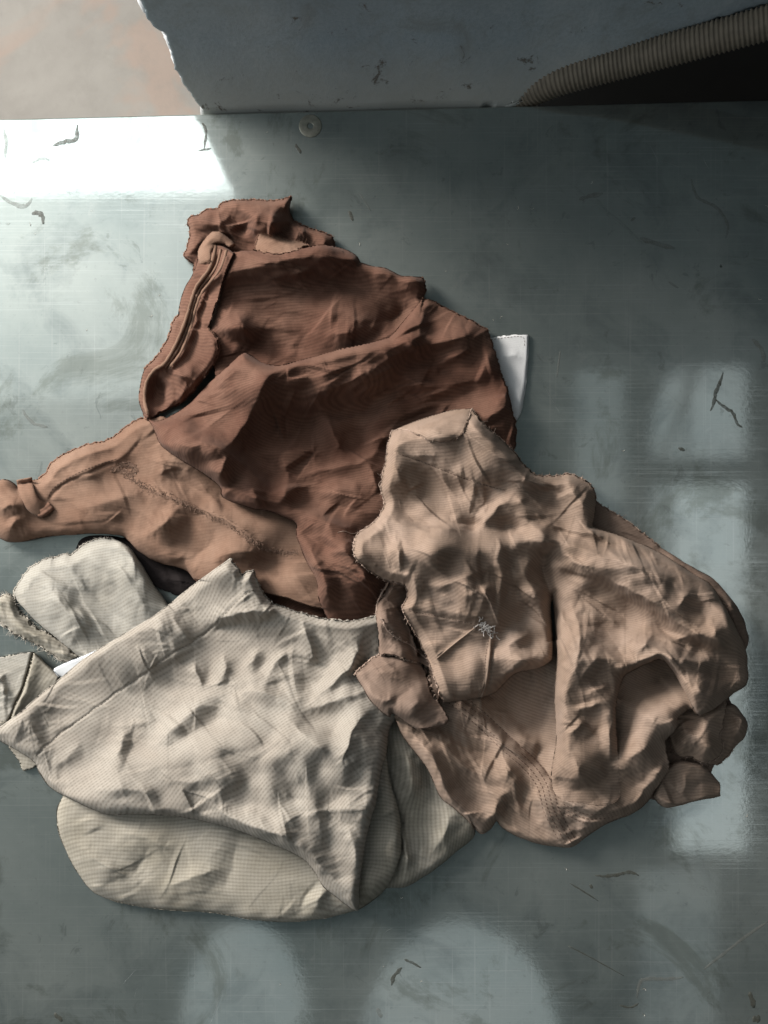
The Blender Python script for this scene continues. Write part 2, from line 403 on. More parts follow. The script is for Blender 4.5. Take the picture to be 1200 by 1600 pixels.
    V = np.stack([(vx - 600) * U * k, (800 - vy) * U * k, vz * U], 1)
    a = idx[:-1, :-1][cell]; bq = idx[1:, :-1][cell]; cq = idx[1:, 1:][cell]; dq = idx[:-1, 1:][cell]
    F = np.stack([a, bq, cq, dq], 1)
    Zs = boxblur(Z, 4)
    ca, sa = math.cos(uvrot), math.sin(uvrot)
    uu = X * ca + Y * sa + .55 * Zs + 10 * perlin(X / 130, Y / 130, seed + 50); vv = -X * sa + Y * ca + .45 * Zs + 10 * perlin(X / 130, Y / 130, seed + 51)
    # underside a cloth's thickness below, joined by a rim
    zb = np.maximum(vz - th, .05); kb = 1 - vz * U / CH
    V2 = np.stack([(vx - 600) * U * kb, (800 - vy) * U * kb, zb * U], 1); n = len(V)
    E = np.concatenate([F[:, [0, 1]], F[:, [1, 2]], F[:, [2, 3]], F[:, [3, 0]]]); key = E[:, 0] * (n + 1) + E[:, 1]; rk = E[:, 1] * (n + 1) + E[:, 0]
    bd = E[~np.isin(key, rk)]
    ub, inv = np.unique(bd, return_inverse=True); inv = inv.reshape(bd.shape); m_ = len(ub)      # the rim has vertices of its own, so it does not bend the shading
    F2 = F[:, ::-1] + n; q0 = 2 * n + inv[:, 0]; q1 = 2 * n + inv[:, 1]; RM = np.stack([q1, q0, q0 + m_, q1 + m_], 1)
    uv2 = np.stack([uu[use], vv[use]], 1)
    o = mesh_obj(part, np.vstack([V, V2, V[ub], V2[ub]]), np.vstack([F, F2, RM]), mat, parent, True, np.vstack([uv2, uv2, uv2[ub], uv2[ub]]), org)
    if label: o['label'] = label
    reg = H[i0:i1, j0:j1]; reg[inn] = np.maximum(reg, Z)[inn]
    LAYERS[name] = dict(segs=segs, X=X, Y=Y, Z=Z, sdf=sdf, g0=g0 / gl, g1=g1 / gl, inn=inn)
    return o

def zat(L, x, y):
    j = np.clip(((np.asarray(x) - L['X'][0, 0]) / ST), 0, L['X'].shape[1] - 1.001); i = np.clip(((np.asarray(y) - L['Y'][0, 0]) / ST), 0, L['X'].shape[0] - 1.001)
    i0 = i.astype(int); j0 = j.astype(int); fi = i - i0; fj = j - j0; Z = L['Z']
    return (Z[i0, j0] * (1 - fi) + Z[i0 + 1, j0] * fi) * (1 - fj) + (Z[i0, j0 + 1] * (1 - fi) + Z[i0 + 1, j0 + 1] * fi) * fj

class Tubes:
    def __init__(s): s.v = []; s.f = []
    def add(s, pts, rad, n=4):
        P = np.array(pts, float); m = len(P)
        T = np.gradient(P, axis=0); T /= np.linalg.norm(T, axis=1)[:, None] + 1e-12
        up = np.array([0, 0, 1.0]); A = np.cross(T, up); nn = np.linalg.norm(A, axis=1); A[nn < 1e-4] = (1, 0, 0); A /= np.linalg.norm(A, axis=1)[:, None]
        B = np.cross(T, A); r = np.broadcast_to(rad, (m,)); base = len(s.v)
        for k in range(n):
            an = 2 * math.pi * k / n
        ring = np.stack([A * math.cos(2 * math.pi * k / n) + B * math.sin(2 * math.pi * k / n) for k in range(n)], 1)
        V = P[:, None, :] + ring * r[:, None, None]
        s.v.extend(V.reshape(-1, 3).tolist())
        for i in range(m - 1):
            for k in range(n):
                s.f.append((base + i * n + k, base + i * n + (k + 1) % n, base + (i + 1) * n + (k + 1) % n, base + (i + 1) * n + k))
        s.f.append(tuple(base + k for k in range(n))); s.f.append(tuple(base + (m - 1) * n + k for k in reversed(range(n))))
    def build(s, name, mat, parent=None, org=(0, 0, 0)):
        if not s.v: return None
        return mesh_obj(name, s.v, s.f, mat, parent, True, None, org)

def fringe(name, mat, parent, org, rad=1.3, dens=.5, ln=5, hem=True, runs=None, cap=1.0, part='frayed_edge'):
    """twisted cut edge with loose threads along the cut runs of a panel"""
    L = LAYERS[name]; T = Tubes(); rr = random.Random(len(name) * 7 + 3)
    cuts = [s for k, s in L['segs'] if k == 'c']
    if runs is not None: cuts = [cuts[i] for i in runs]
    for ci, s in enumerate(cuts):
        T = Tubes()
        seg = np.hypot(*(s[1:] - s[:-1]).T); tot = seg.sum(); n = max(int(tot / 1.8), 3)
        cum = np.concatenate([[0], np.cumsum(seg)]); q = np.linspace(0, tot, n)
        x = np.interp(q, cum, s[:, 0]); y = np.interp(q, cum, s[:, 1])
        # settle on the real (jittered) outline
        for _ in range(2):
            j = np.clip(((x - L['X'][0, 0]) / ST + .5).astype(int), 0, L['X'].shape[1] - 1); i = np.clip(((y - L['Y'][0, 0]) / ST + .5).astype(int), 0, L['X'].shape[0] - 1)
            sd = np.clip(L['sdf'][i, j] + .1, -4, 4); x = x - sd * L['g0'][i, j]; y = y - sd * L['g1'][i, j]
        z = zat(L, x, y)
        if hem:
            P = []
            for a, b_, c_ in zip(x, y, z): P.append(W(a + rr.uniform(-.25, .25), b_ + rr.uniform(-.25, .25), c_ - .35 + rr.uniform(-.2, .2)))
            T.add(P, np.array([max(rad * .85, 1.0) * U * rr.uniform(.85, 1.2) for _ in P]), 5)
        for i in range(1, n - 1):
            if rr.random() > dens: continue
            tx, ty = x[i + 1] - x[i - 1], y[i + 1] - y[i - 1]; l = math.hypot(tx, ty) + 1e-6
            j = int(np.clip((x[i] - L['X'][0, 0]) / ST + .5, 0, L['X'].shape[1] - 1)); ii = int(np.clip((y[i] - L['Y'][0, 0]) / ST + .5, 0, L['X'].shape[0] - 1))
            nx, ny = L['g0'][ii, j], L['g1'][ii, j]
            le = ln * rr.uniform(.3, 1.0) * (1 if rr.random() < .95 else 2.2 * cap)
            k = rr.uniform(-.9, .9); dx, dy = nx + k * tx / l, ny + k * ty / l; cz = rr.uniform(-.4, .5); bx, by = rr.uniform(-.5, .5), rr.uniform(-.5, .5)
            pts = []
            for u_ in (0, .33, .66, 1):
                pts.append(W(x[i] - nx * .8 + dx * le * u_ + bx * le * u_ * u_, y[i] - ny * .8 + dy * le * u_ + by * le * u_ * u_, max(z[i] + cz * le * u_ - .25 * le * u_ * u_, .3)))
            T.add(pts, np.array([.34, .3, .25, .12]) * U * rr.uniform(.7, 1.4), 3)
        T.build(part, mat, parent, org)
def stitches(name, pts, mat, parent, org, dash=5.0, gapl=2.4, r=.45, lift=.4, part='stitching', T=None):
    L = LAYERS[name]; own = T is None; T = T or Tubes()
    s = cat(pts); seg = np.hypot(*(s[1:] - s[:-1]).T); cum = np.concatenate([[0], np.cumsum(seg)]); q = 0
    while q + dash < cum[-1]:
        qq = np.linspace(q, q + dash, 4); x = np.interp(qq, cum, s[:, 0]); y = np.interp(qq, cum, s[:, 1])
        z = zat(L, x, y) + lift; z[0] -= .9; z[-1] -= .9
        T.add([W(*p) for p in zip(x, y, z)], r * U, 4); q += dash + gapl
    if own: return T.build(part, mat, parent, org)
def cord(name, pts, rad, mat, parent, org, lift=0, part='piping', T=None):
    """raised seam lying on a panel"""
    L = LAYERS[name]; s = cat(pts, 8); own = T is None; T = T or Tubes()
    z = zat(L, s[:, 0], s[:, 1]) + lift
    T.add([W(*p) for p in zip(s[:, 0], s[:, 1], z)], rad * U * (1 + .12 * np.sin(np.arange(len(s)) * 1.7)), 8)
    if own: return T.build(part, mat, parent, org)
# ================================================================== setting
ANG = math.atan2(-30, 1200)      # the table's back edge runs slightly up to the right in the picture
def edge_y(px): return 186 + (px) * (-30 / 1200)
def table_material():
    m, t, b = newmat('worn_galvanised_sheet'); g = N(t, 'ShaderNodeNewGeometry').outputs['Position']
    n1 = noise(t, g, 4.5, 6, .6); n2 = noise(t, g, 17, 6, .65, .6); n3 = noise(t, g, 300, 3, .7)
    sc = N(t, 'ShaderNodeMapping'); sc.inputs['Scale'].default_value = (9, 900, 1); sc.inputs['Rotation'].default_value = (0, 0, .35); t.links.new(g, sc.inputs[0])
    s1 = noise(t, sc.outputs[0], 1.0, 3, .6)
    sc2 = N(t, 'ShaderNodeMapping'); sc2.inputs['Scale'].default_value = (500, 7, 1); sc2.inputs['Rotation'].default_value = (0, 0, .12); t.links.new(g, sc2.inputs[0])
    s2 = noise(t, sc2.outputs[0], 1.0, 2, .6)
    col = mixc(t, ramp(t, n1, .32, .68), (.265, .31, .30), (.38, .41, .385))
    col = mixc(t, math_(t, 'MULTIPLY', ramp(t, n2, .5, .75), .5), col, (.10, .125, .13))
    col = mixc(t, math_(t, 'MULTIPLY', ramp(t, s1, .56, .74), .45), col, (.50, .53, .51))
    col = mixc(t, math_(t, 'MULTIPLY', ramp(t, s2, .60, .76), .35), col, (.48, .50, .48))
    col = mixc(t, math_(t, 'MULTIPLY', ramp(t, n3, .62, .75), .25), col, (.07, .08, .08))
    n5 = noise(t, g, 7, 8, .72, 1.5); n6 = noise(t, g, 55, 5, .7, .8)
    col = mixc(t, math_(t, 'MULTIPLY', ramp(t, n5, .54, .62), .5), col, (.15, .165, .14))
    col = mixc(t, math_(t, 'MULTIPLY', ramp(t, n6, .62, .68), .35), col, (.13, .14, .13))
    col = mixc(t, math_(t, 'MULTIPLY', math_(t, 'MULTIPLY', ramp(t, n6, .42, .36), ramp(t, n5, .5, .4)), .3), col, (.42, .44, .42))
    t.links.new(col, b.inputs['Base Color']); b.inputs['Metallic'].default_value = .88; b.inputs['Specular IOR Level'].default_value = .8
    ro = math_(t, 'ADD', ramp(t, n2, .3, .75, .04, .095), math_(t, 'MULTIPLY', ramp(t, s1, .5, .8), .10))
    t.links.new(ro, b.inputs['Roughness'])
    # dusty film with a wide soft lobe
    b2 = N(t, 'ShaderNodeBsdfPrincipled'); t.links.new(col, b2.inputs['Base Color']); b2.inputs['Metallic'].default_value = .75; b2.inputs['Roughness'].default_value = .42
    mx = N(t, 'ShaderNodeMixShader'); t.links.new(ramp(t, n1, .3, .7, .3, .58), mx.inputs[0]); t.links.new(b.outputs[0], mx.inputs[1]); t.links.new(b2.outputs[0], mx.inputs[2])
    t.links.new(mx.outputs[0], t.nodes['Material Output'].inputs[0])
    bm = N(t, 'ShaderNodeBump'); bm.inputs['Strength'].default_value = .05; bm.inputs['Distance'].default_value = .0003
    t.links.new(math_(t, 'ADD', math_(t, 'MULTIPLY', s1, .03), n3), bm.inputs['Height']); t.links.new(bm.outputs[0], b.inputs['Normal']); t.links.new(bm.outputs[0], b2.inputs['Normal'])
    return m
M_table = table_material()
def film(name, col, op):
    m = plain_mat(name, col, .6, .5, 400); t = m.node_tree; tr = N(t, 'ShaderNodeBsdfTransparent'); mx = N(t, 'ShaderNodeMixShader')
    g = N(t, 'ShaderNodeNewGeometry').outputs['Position']; t.links.new(ramp(t, noise(t, g, 260, 4, .7), .3, .65, op * .35, op), mx.inputs[0])
    t.links.new(tr.outputs[0], mx.inputs[1]); t.links.new(t.nodes['Principled BSDF'].outputs[0], mx.inputs[2]); t.links.new(mx.outputs[0], t.nodes['Material Output'].inputs[0]); return m
M_stain = film('dried_smear', (.07, .07, .055), .8); M_stain2 = film('pale_smear', (.20, .20, .18), .4)
M_thr_k = plain_mat('black_rubber', (.02, .02, .022), .7, .2, 50)
def box(name, lo, hi, mat, parent=None, org=(0, 0, 0), bevel=0.0, rot=None):
    x0, y0, z0 = lo; x1, y1, z1 = hi
    v = [(x0, y0, z0), (x1, y0, z0), (x1, y1, z0), (x0, y1, z0), (x0, y0, z1), (x1, y0, z1), (x1, y1, z1), (x0, y1, z1)]
    f = [(0, 3, 2, 1), (4, 5, 6, 7), (0, 1, 5, 4), (1, 2, 6, 5), (2, 3, 7, 6), (3, 0, 4, 7)]
    o = mesh_obj(name, v, f, mat, parent, False, None, org)
    if bevel: b = o.modifiers.new('b', 'BEVEL'); b.width = bevel; b.segments = 3
    return o
# table: a sheet of metal with a folded-down back edge, on a plain under-frame
tb = thing('metal_table', 'scratched grey sheet metal table top that carries all the rags', 'table', (0, -.1, 0))
by = (800 - edge_y(600)) * U
tt = box('tabletop', (-1.0, -1.0, -.003), (1.0, by, 0), M_table, tb, (0, -.1, 0), .0012)
rim = box('back_flange', (-1.0, by - .0035, -.045), (1.0, by - .0005, -.0032), M_table, tb, (0, -.1, 0))
# turn the back edge by the angle seen
for o in (tt, rim):
    me = o.data
    for v in me.vertices:
        if v.co.y + (-.1) > 0: v.co.y += v.co.x * math.tan(-ANG)
for sx in (-.95, .9):
    for sy in (-.95, .2):
        box('leg', (sx, sy, -.8), (sx + .04, sy + .04, -.0032), M_table, tb, (0, -.1, 0))
def yback(x): return by + x * math.tan(-ANG)

# round washer-like stamp
def disc(name, px, py, r, z0, z1, mat, parent, hole=0, seed=0):
    v = []; f = []; n = 28; rr = random.Random(seed)
    rs = [(r, z0), (r, z1 * .6), (r * .93, z1)] + ([(hole * 1.3, z1), (hole, z1 * .6), (hole, z0)] if hole else [])
    for q, (ra, z) in enumerate(rs):
        for k in range(n):
            a = 2 * math.pi * k / n; x, y, _ = W(px + ra * math.cos(a), py + ra * math.sin(a)); v.append((x, y, z * U))
    for q in range(len(rs) - 1):
        for k in range(n): f.append((q * n + k, q * n + (k + 1) % n, (q + 1) * n + (k + 1) % n, (q + 1) * n + k))
    if not hole: f.append(tuple(2 * n + k for k in range(n)))
    o = mesh_obj(name, v, f, mat, parent, True, None, (0, -.1, 0)); return o
disc('rivet', 485, 197, 18, 0, .9, plain_mat('dull_washer', (.25, .25, .21), .5, .5, 300, .2, .4), tb, 4.5)

def smear(pts, wd, mat, seed):
    """dried drip with ragged sides, a fraction of a millimetre proud of the sheet"""
    P = cat(pts, 5); T = np.gradient(P, axis=0); T /= np.linalg.norm(T, axis=1)[:, None] + 1e-9
    nrm = np.stack([-T[:, 1], T[:, 0]], 1); n = len(P); rr = random.Random(seed); v = []; f = []
    for i in range(n):
        e = min(1, 3.2 * min(i + .3, n - .7 - i) / n + .25); a = wd * e * rr.uniform(.6, 1.25); b_ = wd * e * rr.uniform(.6, 1.25)
        for q, (o_, z) in enumerate(((-a, .02), (-a * .6, .3), (b_ * .6, .3), (b_, .02))):
            v.append(W(P[i, 0] + nrm[i, 0] * o_, P[i, 1] + nrm[i, 1] * o_, z))
    for i in range(n - 1):
        for q in range(3): f.append((i * 4 + q, (i + 1) * 4 + q, (i + 1) * 4 + q + 1, i * 4 + q + 1))
    f.append((0, 1, 2, 3)); f.append(tuple((n - 1) * 4 + q for q in (3, 2, 1, 0)))
    mesh_obj('smear', v, f, mat, tb, True, None, (0, -.1, 0))
SM = [([(1130, 582), (1124, 600), (1118, 615), (1116, 628), (1110, 642)], 3.2, 0), ([(1118, 624), (1130, 635), (1145, 645), (1152, 662), (1160, 668)], 3, 0),
      ([(1060, 700), (1070, 704)], 3, 0), ([(930, 1368), (950, 1369), (970, 1366), (985, 1363), (998, 1368)], 3, 0), ([(612, 1540), (616, 1525), (628, 1512)], 3.5, 0),
      ([(632, 1499), (645, 1505), (658, 1512)], 2.2, 0), ([(995, 1560), (1000, 1535), (1015, 1530), (1045, 1530), (1068, 1527)], 3.5, 1), ([(968, 1571), (985, 1574), (998, 1568)], 2, 0),
      ([(1172, 1550), (1178, 1575)], 5, 0), ([(1176, 1590), (1188, 1594)], 7, 0), ([(83, 228), (100, 222), (118, 218), (121, 195)], 4, 0),
      ([(50, 335), (58, 332), (66, 338), (68, 350)], 4.5, 0), ([(5, 200), (10, 222), (8, 248)], 3, 1), ([(50, 255), (65, 248), (78, 250)], 3, 1), ([(316, 192), (322, 205), (319, 232)], 2.6, 0),
      ([(310, 236), (330, 232)], 1.8, 0), ([(0, 305), (20, 318), (40, 322), (50, 310)], 4, 1), ([(905, 312), (920, 307), (942, 302)], 4, 1), ([(985, 345), (993, 340)], 2.5, 1),
      ([(1000, 372), (1030, 382), (1055, 388)], 5, 1), ([(1080, 280), (1090, 308), (1120, 325), (1137, 350), (1134, 372)], 3, 1), ([(870, 590), (874, 560), (876, 548)], 1.6, 1),
      ([(462, 225), (470, 240)], 3, 0), ([(545, 330), (552, 345)], 3.4, 0), ([(1045, 440), (1060, 450)], 2, 1), ([(1175, 530), (1190, 545), (1194, 566)], 4, 1),
      ([(85, 1583), (97, 1596)], 4, 0), ([(35, 640), (50, 660), (75, 668)], 3, 1), ([(560, 300), (580, 330)], 1.6, 1), ([(1100, 1515), (1150, 1475), (1200, 1440)], 3, 1),
      ([(1125, 417), (1128, 415)], 3, 0), ([(922, 1382), (926, 1388)], 3, 0), ([(590, 1575), (596, 1590)], 4, 1), ([(890, 1380), (915, 1395), (935, 1408)], 1.2, 0), ([(888, 1478), (930, 1500), (975, 1525)], 1, 0)]
for i, (p, wd, k) in enumerate(SM): smear(p, wd * .9, (M_stain, M_stain2)[k], i)
# pale scratches
T = Tubes(); rr = random.Random(5)
M_scr = plain_mat('bright_scratch', (.28, .30, .30), .4, .2, 300, .1, .7)
for k in range(26):
    T = Tubes()
    x, y = rr.uniform(0, 1200), rr.uniform(200, 1600); a = rr.choice([.5, 2.1, 2.5, 1.2]) + rr.uniform(-.3, .3); l = rr.uniform(10, 60)
    c_ = rr.uniform(-6, 6)
    T.add([W(x + math.cos(a) * l * t_ - math.sin(a) * c_ * t_ * (1 - t_), y + math.sin(a) * l * t_ + math.cos(a) * c_ * t_ * (1 - t_), .02) for t_ in (0, .25, .5, .75, 1)], np.array([.03, .16, .2, .14, .03]) * U * rr.uniform(.6, 1.2), 3)
    T.build('scratch', M_scr, tb, (0, -.1, 0))
# (each scratch built above)

# floor far below
def floor_material():
    m, t, b = newmat('dusty_concrete'); g = N(t, 'ShaderNodeNewGeometry').outputs['Position']
    n1 = noise(t, g, 5, 6, .6, .5); n2 = noise(t, g, 22, 6, .7); n3 = noise(t, g, 160, 3, .7); n4 = noise(t, g, 2.4, 4, .6, 1.2)
    col = mixc(t, ramp(t, n1, .3, .7), (.165, .155, .14), (.215, .205, .185))
    col = mixc(t, math_(t, 'MULTIPLY', ramp(t, n4, .54, .62), .45), col, (.24, .16, .12))
    col = mixc(t, math_(t, 'MULTIPLY', ramp(t, n2, .5, .8), .5), col, (.14,.13,.115))
    col = mixc(t, math_(t, 'MULTIPLY', ramp(t, n3, .68, .78), .2), col, (.32, .31, .29))
    t.links.new(col, b.inputs['Base Color']); b.inputs['Roughness'].default_value = .8
    bm = N(t, 'ShaderNodeBump'); bm.inputs['Strength'].default_value = .3; bm.inputs['Distance'].default_value = .002
    t.links.new(n2, bm.inputs['Height']); t.links.new(bm.outputs[0], b.inputs['Normal']); return m
fl = box('floor', (-6, -6, -.85), (6, 6, -.80), floor_material()); fl['kind'] = 'structure'

# blue painted wall with a cove foot and a broken left edge, standing right behind the table
def wall_material():
    m, t, b = newmat('old_blue_paint'); g = N(t, 'ShaderNodeNewGeometry').outputs['Position']
    n1 = noise(t, g, 9, 6, .6); n2 = noise(t, g, 60, 6, .7, .6); n3 = noise(t, g, 420, 4, .7)
    sz = N(t, 'ShaderNodeSeparateXYZ'); t.links.new(g, sz.inputs[0])
    col = mixc(t, ramp(t, n1, .3, .7), (.30, .375, .43), (.40, .46, .49))
    col = mixc(t, math_(t, 'MULTIPLY', ramp(t, n3, .4, .7), .4), col, (.20, .25, .28))
    n6 = noise(t, g, 26, 7, .75, 1.0); col = mixc(t, math_(t, 'MULTIPLY', ramp(t, n6, .5, .68), .5), col, (.22, .23, .21)); col = mixc(t, math_(t, 'MULTIPLY', ramp(t, n6, .44, .34), .35), col, (.50, .55, .57))
    lowd = ramp(t, math_(t, 'ADD', sz.outputs[2], math_(t, 'MULTIPLY', n2, .03)), .065, .02)      # splashed dirt along the foot
    col = mixc(t, math_(t, 'MULTIPLY', lowd, .75), col, (.42, .42, .38))
    col = mixc(t, ramp(t, math_(t, 'ADD', n2, math_(t, 'MULTIPLY', lowd, .06)), .63, .70), col, (.13, .115, .095))
    t.links.new(col, b.inputs['Base Color']); b.inputs['Roughness'].default_value = .55
    bm = N(t, 'ShaderNodeBump'); bm.inputs['Strength'].default_value = .45; bm.inputs['Distance'].default_value = .0007
    t.links.new(math_(t, 'ADD', n2, math_(t, 'MULTIPLY', n3, .4)), bm.inputs['Height']); t.links.new(bm.outputs[0], b.inputs['Normal']); return m
M_wall = wall_material(); M_plaster = plain_mat('broken_plaster', (.62, .64, .66), .9, .6, 250, .6)
wl = thing('wall', 'blue painted wall with a broken white plaster edge behind the table', 'wall', (0.3, .36, -.8))
def wall_profile():
    # (offset behind the table edge, height): foot curves towards the table
    return [(.004, -.80), (.004, -.06), (.0045, -.02), (.006, .0), (.009, .012), (.014, .024), (.021, .036), (.029, .047), (.036, .058), (.041, .072), (.044, .09), (.046, .12), (.047, .2), (.047, .4), (.047, .8), (.047, 1.5)]
pf = wall_profile(); xl0 = (318 - 600) * U
def offp(z):
    t_ = min(max((z + .004) / .13, 0), 1); return .0035 + .036 * (1 - (1 - t_) ** 2.4)
def xleft(i, z):
    k = 1 - z * U / U / CH; py = 800 - (by - .007 + offp(z)) / max(k, .2) / U
    px = np.interp(py, [0, 20, 33, 45, 52, 66, 80, 105, 130, 150, 176], [220, 228, 234, 244, 259, 263, 268, 273, 286, 300, 318])
    k = max(k, .86)
    return (px - 600) * U * k + float(perlin(np.array([z * 260.]), np.array([.5]), 4)[0]) * .0011 + float(perlin(np.array([z * 900.]), np.array([.5]), 6)[0]) * .0008
# fine vertical steps for the broken edge
zs = [-.8, -.3, -.06, -.02] + [k * .002 for k in range(0, 120)] + [.26, .4, .6, .9, 1.5]
nx_ = 420; V = []; F = []
for z in zs:
    x0 = xleft(0, z)
    for k in range(nx_ + 1):
        t_ = k / nx_; x = x0 + (.55 - x0) * t_ / .9 if t_ < .9 else .55 + 1.05 * (t_ - .9) * 10
        z_ = z; zc = min(.0125 + (x - .135) * .455 + .0008 * math.sin(x * 210), .3)
        if x > .07 and z < zc: z = zc
        # the opening the hose comes out of: the foot is cut away to the right
        V.append((x, yback(x) + offp(z) + .0006 * math.sin(x * 60 + z * 30) , z)); z = z_
def cut(x, z): return z < .004 + (x - .135) * .42 and x > .135 and z > -.5
for r_ in range(len(zs) - 1):
    for k in range(nx_):
        a = r_ * (nx_ + 1) + k
        if abs(V[a][2] - V[a + nx_ + 1][2]) < 1e-6 and abs(V[a + 1][2] - V[a + nx_ + 2][2]) < 1e-6: continue
        F.append((a, a + 1, a + nx_ + 2, a + nx_ + 1))
wo = mesh_obj('painted_face', V, F, M_wall, wl, True, None, (0.3, .36, -.8))
md = wo.modifiers.new('t', 'SOLIDIFY'); md.thickness = .003; md.offset = 1
# broken plaster lip down the left edge
T = Tubes(); rr = random.Random(2)
V = []; F = []
for z in [q for q in zs if -.02 <= q <= .3]:
    x0 = xleft(0, z)
    wdt = .002 + .0035 * max(0, math.sin((z - .035) * 42)) * (1 if .03 < z < .12 else .25) + rr.uniform(0, .001)
    for q, (dx, dy) in enumerate(((.0015, -.001), (-wdt * .5, .001 + rr.uniform(0, .001)), (-wdt, .006), (-wdt * .6, .014))):
        V.append((x0 + dx + rr.uniform(-.0006, .0006), yback(x0) + offp(z) + dy, z))
n4 = len(V) // 4
for i in range(n4 - 1):
    for q in range(3): F.append((i * 4 + q, (i + 1) * 4 + q, (i + 1) * 4 + q + 1, i * 4 + q + 1))
po = mesh_obj('plaster_edge', V, F, M_plaster, wl, True, None, (0.3, .36, -.8)); md = po.modifiers.new('t', 'SOLIDIFY'); md.thickness = .002
# box coloured black to stand for the shade behind the cut-away foot
box('recess', (.05, .40, -.4), (1.6, .75, 1.2), plain_mat('shade_black', (.012, .013, .015), .9, .2, 50), wl, (0.3, .36, -.8))
# dirt lumps on the wall
T = Tubes()
M_grime = plain_mat('grime', (.05, .045, .035), .95, .4, 300, .5)
V = []; F = []
for k in range(70):
    x = rr.uniform(xl0 + .01, .5); z = rr.choice([rr.uniform(.0, .05), rr.uniform(.0, .13)]); r_ = rr.uniform(.0003, .0012) * (2.0 if k % 23 == 0 else 1)
    if x > .12 and z < .02 + (x - .135) * .45: continue
    cx_, cy_, cz_ = x, yback(x) + offp(z) - .0004, z; b0 = len(V)
    for j in range(7):
        a = j * 2 * math.pi / 7; q = r_ * rr.uniform(.6, 1.5); V.append((cx_ + math.cos(a) * q * 1.4, cy_ + (-.0003), cz_ + math.sin(a) * q))
    V.append((cx_, cy_ - r_ * .9, cz_))
    for j in range(7): F.append((b0 + j, b0 + (j + 1) % 7, b0 + 7))
mesh_obj('grime', V, F, M_grime, wl, True, None, (0.3, .36, -.8))

# corrugated hose
M_hose = plain_mat('dusty_hose', (.20, .17, .13), .7, .4, 160, .3)
hp = [(.03, .325, -.06), (.070, .327, -.030), (.102, .3285, -.011), (.135, .3315, .0125), (.19, .336, .035), (.267, .340, .072), (.34, .345, .11), (.44, .35, .165), (.6, .355, .26)]
P3 = []
Hn = [np.array(p) for p in hp]
for i in range(len(Hn) - 1):
    p0 = Hn[max(i - 1, 0)]; p1 = Hn[i]; p2 = Hn[i + 1]; p3 = Hn[min(i + 2, len(Hn) - 1)]
    for k in range(60):
        t_ = k / 60; P3.append(.5 * ((2 * p1) + (-p0 + p2) * t_ + (2 * p0 - 5 * p1 + 4 * p2 - p3) * t_ * t_ + (-p0 + 3 * p1 - 3 * p2 + p3) * t_ ** 3))
P3 = np.array(P3); cl = np.concatenate([[0], np.cumsum(np.linalg.norm(P3[1:] - P3[:-1], axis=1))])
q = np.arange(0, cl[-1], .0008); PP = np.stack([np.interp(q, cl, P3[:, i]) for i in range(3)], 1)
T = Tubes(); T.add(PP, .0112 + .0008 * np.sin(q * 2 * math.pi / .0032), 20)
ho = T.build('corrugated_hose', M_hose, None); tag(ho, 'brown ribbed flexible hose rising beside the blue wall behind the table', 'hose')

for i, pts in enumerate(([(1000, 800), (1015, 640), (1060, 520), (1130, 440)], [(985, 860), (1040, 700), (1100, 560), (1160, 470)], [(1000, 900), (1010, 700), (1030, 600), (1090, 500)])):
    T = Tubes(); hh = 2.05; k = (hh + CH) / CH
    T.add([((a - 600) * U * k, (800 - b_) * U * k, hh) for a, b_ in cat(pts, 6)], (.014, .010, .012)[i], 6)
    o = T.build('overhead_cable', M_thr_k); tag(o, ('thick', 'thin', 'middle')[i] + ' dark cable hanging overhead, seen only mirrored in the table', 'cable', 'cables overhead')
# ================================================================== white scrap under the brown rag
og = W(790, 590)
ws = thing('white_scrap', 'small white cotton scrap with stitched edges poking out from under the brown rag', 'cloth scrap', og)
cloth('white', 'cloth_panel', [('f', [(700, 540), (768, 527), (815, 522), (826, 524)]), ('f', [(826, 524), (825, 560), (822, 600), (815, 642), (807, 658)]), ('h', [(807, 658), (760, 660), (700, 640), (700, 540)])],
      5, M_white, ws, og, [(2.5, 4, 6, [(770, 560), (800, 555), (824, 562)]), (3, 5, 9, [(800, 600), (812, 620), (806, 650)]), (2, 6, 6, [(770, 535), (790, 600)])], R=4, seed=4)
stitches('white', [(762, 532), (790, 527.5), (817, 527), (819, 545)], M_thr2, ws, og, 3.5, 1.6, .4)

# ================================================================== brown rag
og = W(420, 660)
br = thing('brown_rag', 'dark reddish brown trouser rag with waistband and belt loop, at the pile\'s back', 'rag', og)
cloth('b_under', 'dark_under_layer', [('f', [(118, 858), (128, 842), (155, 836), (210, 842)]), ('h', [(210, 842), (330, 880), (345, 960)]), ('c', [(345, 960), (300, 940), (240, 915), (190, 880), (118, 858)])], 3, M_dark, br, og, crm=[(3, 40, 0, 1)], seed=7)  # near-black layer lying under the waist panel
# lower drape in shadow
cloth('b_low', 'lower_panel', [('f', [(290, 880), (302, 905), (330, 925)]), ('h', [(330, 925), (420, 990), (560, 1010), (620, 960), (600, 860), (450, 800), (330, 800), (290, 880)])], 8, M_brown, br, og,
      [(8, 10, 14, [(400, 905), (440, 925), (500, 930)]), (6, 8, 10, [(420, 945), (470, 955), (520, 960)]), (-6, 8, 6, [(410, 930), (450, 942), (490, 945)])], crm=[(5, 45, .3, 1.6)], seed=9)
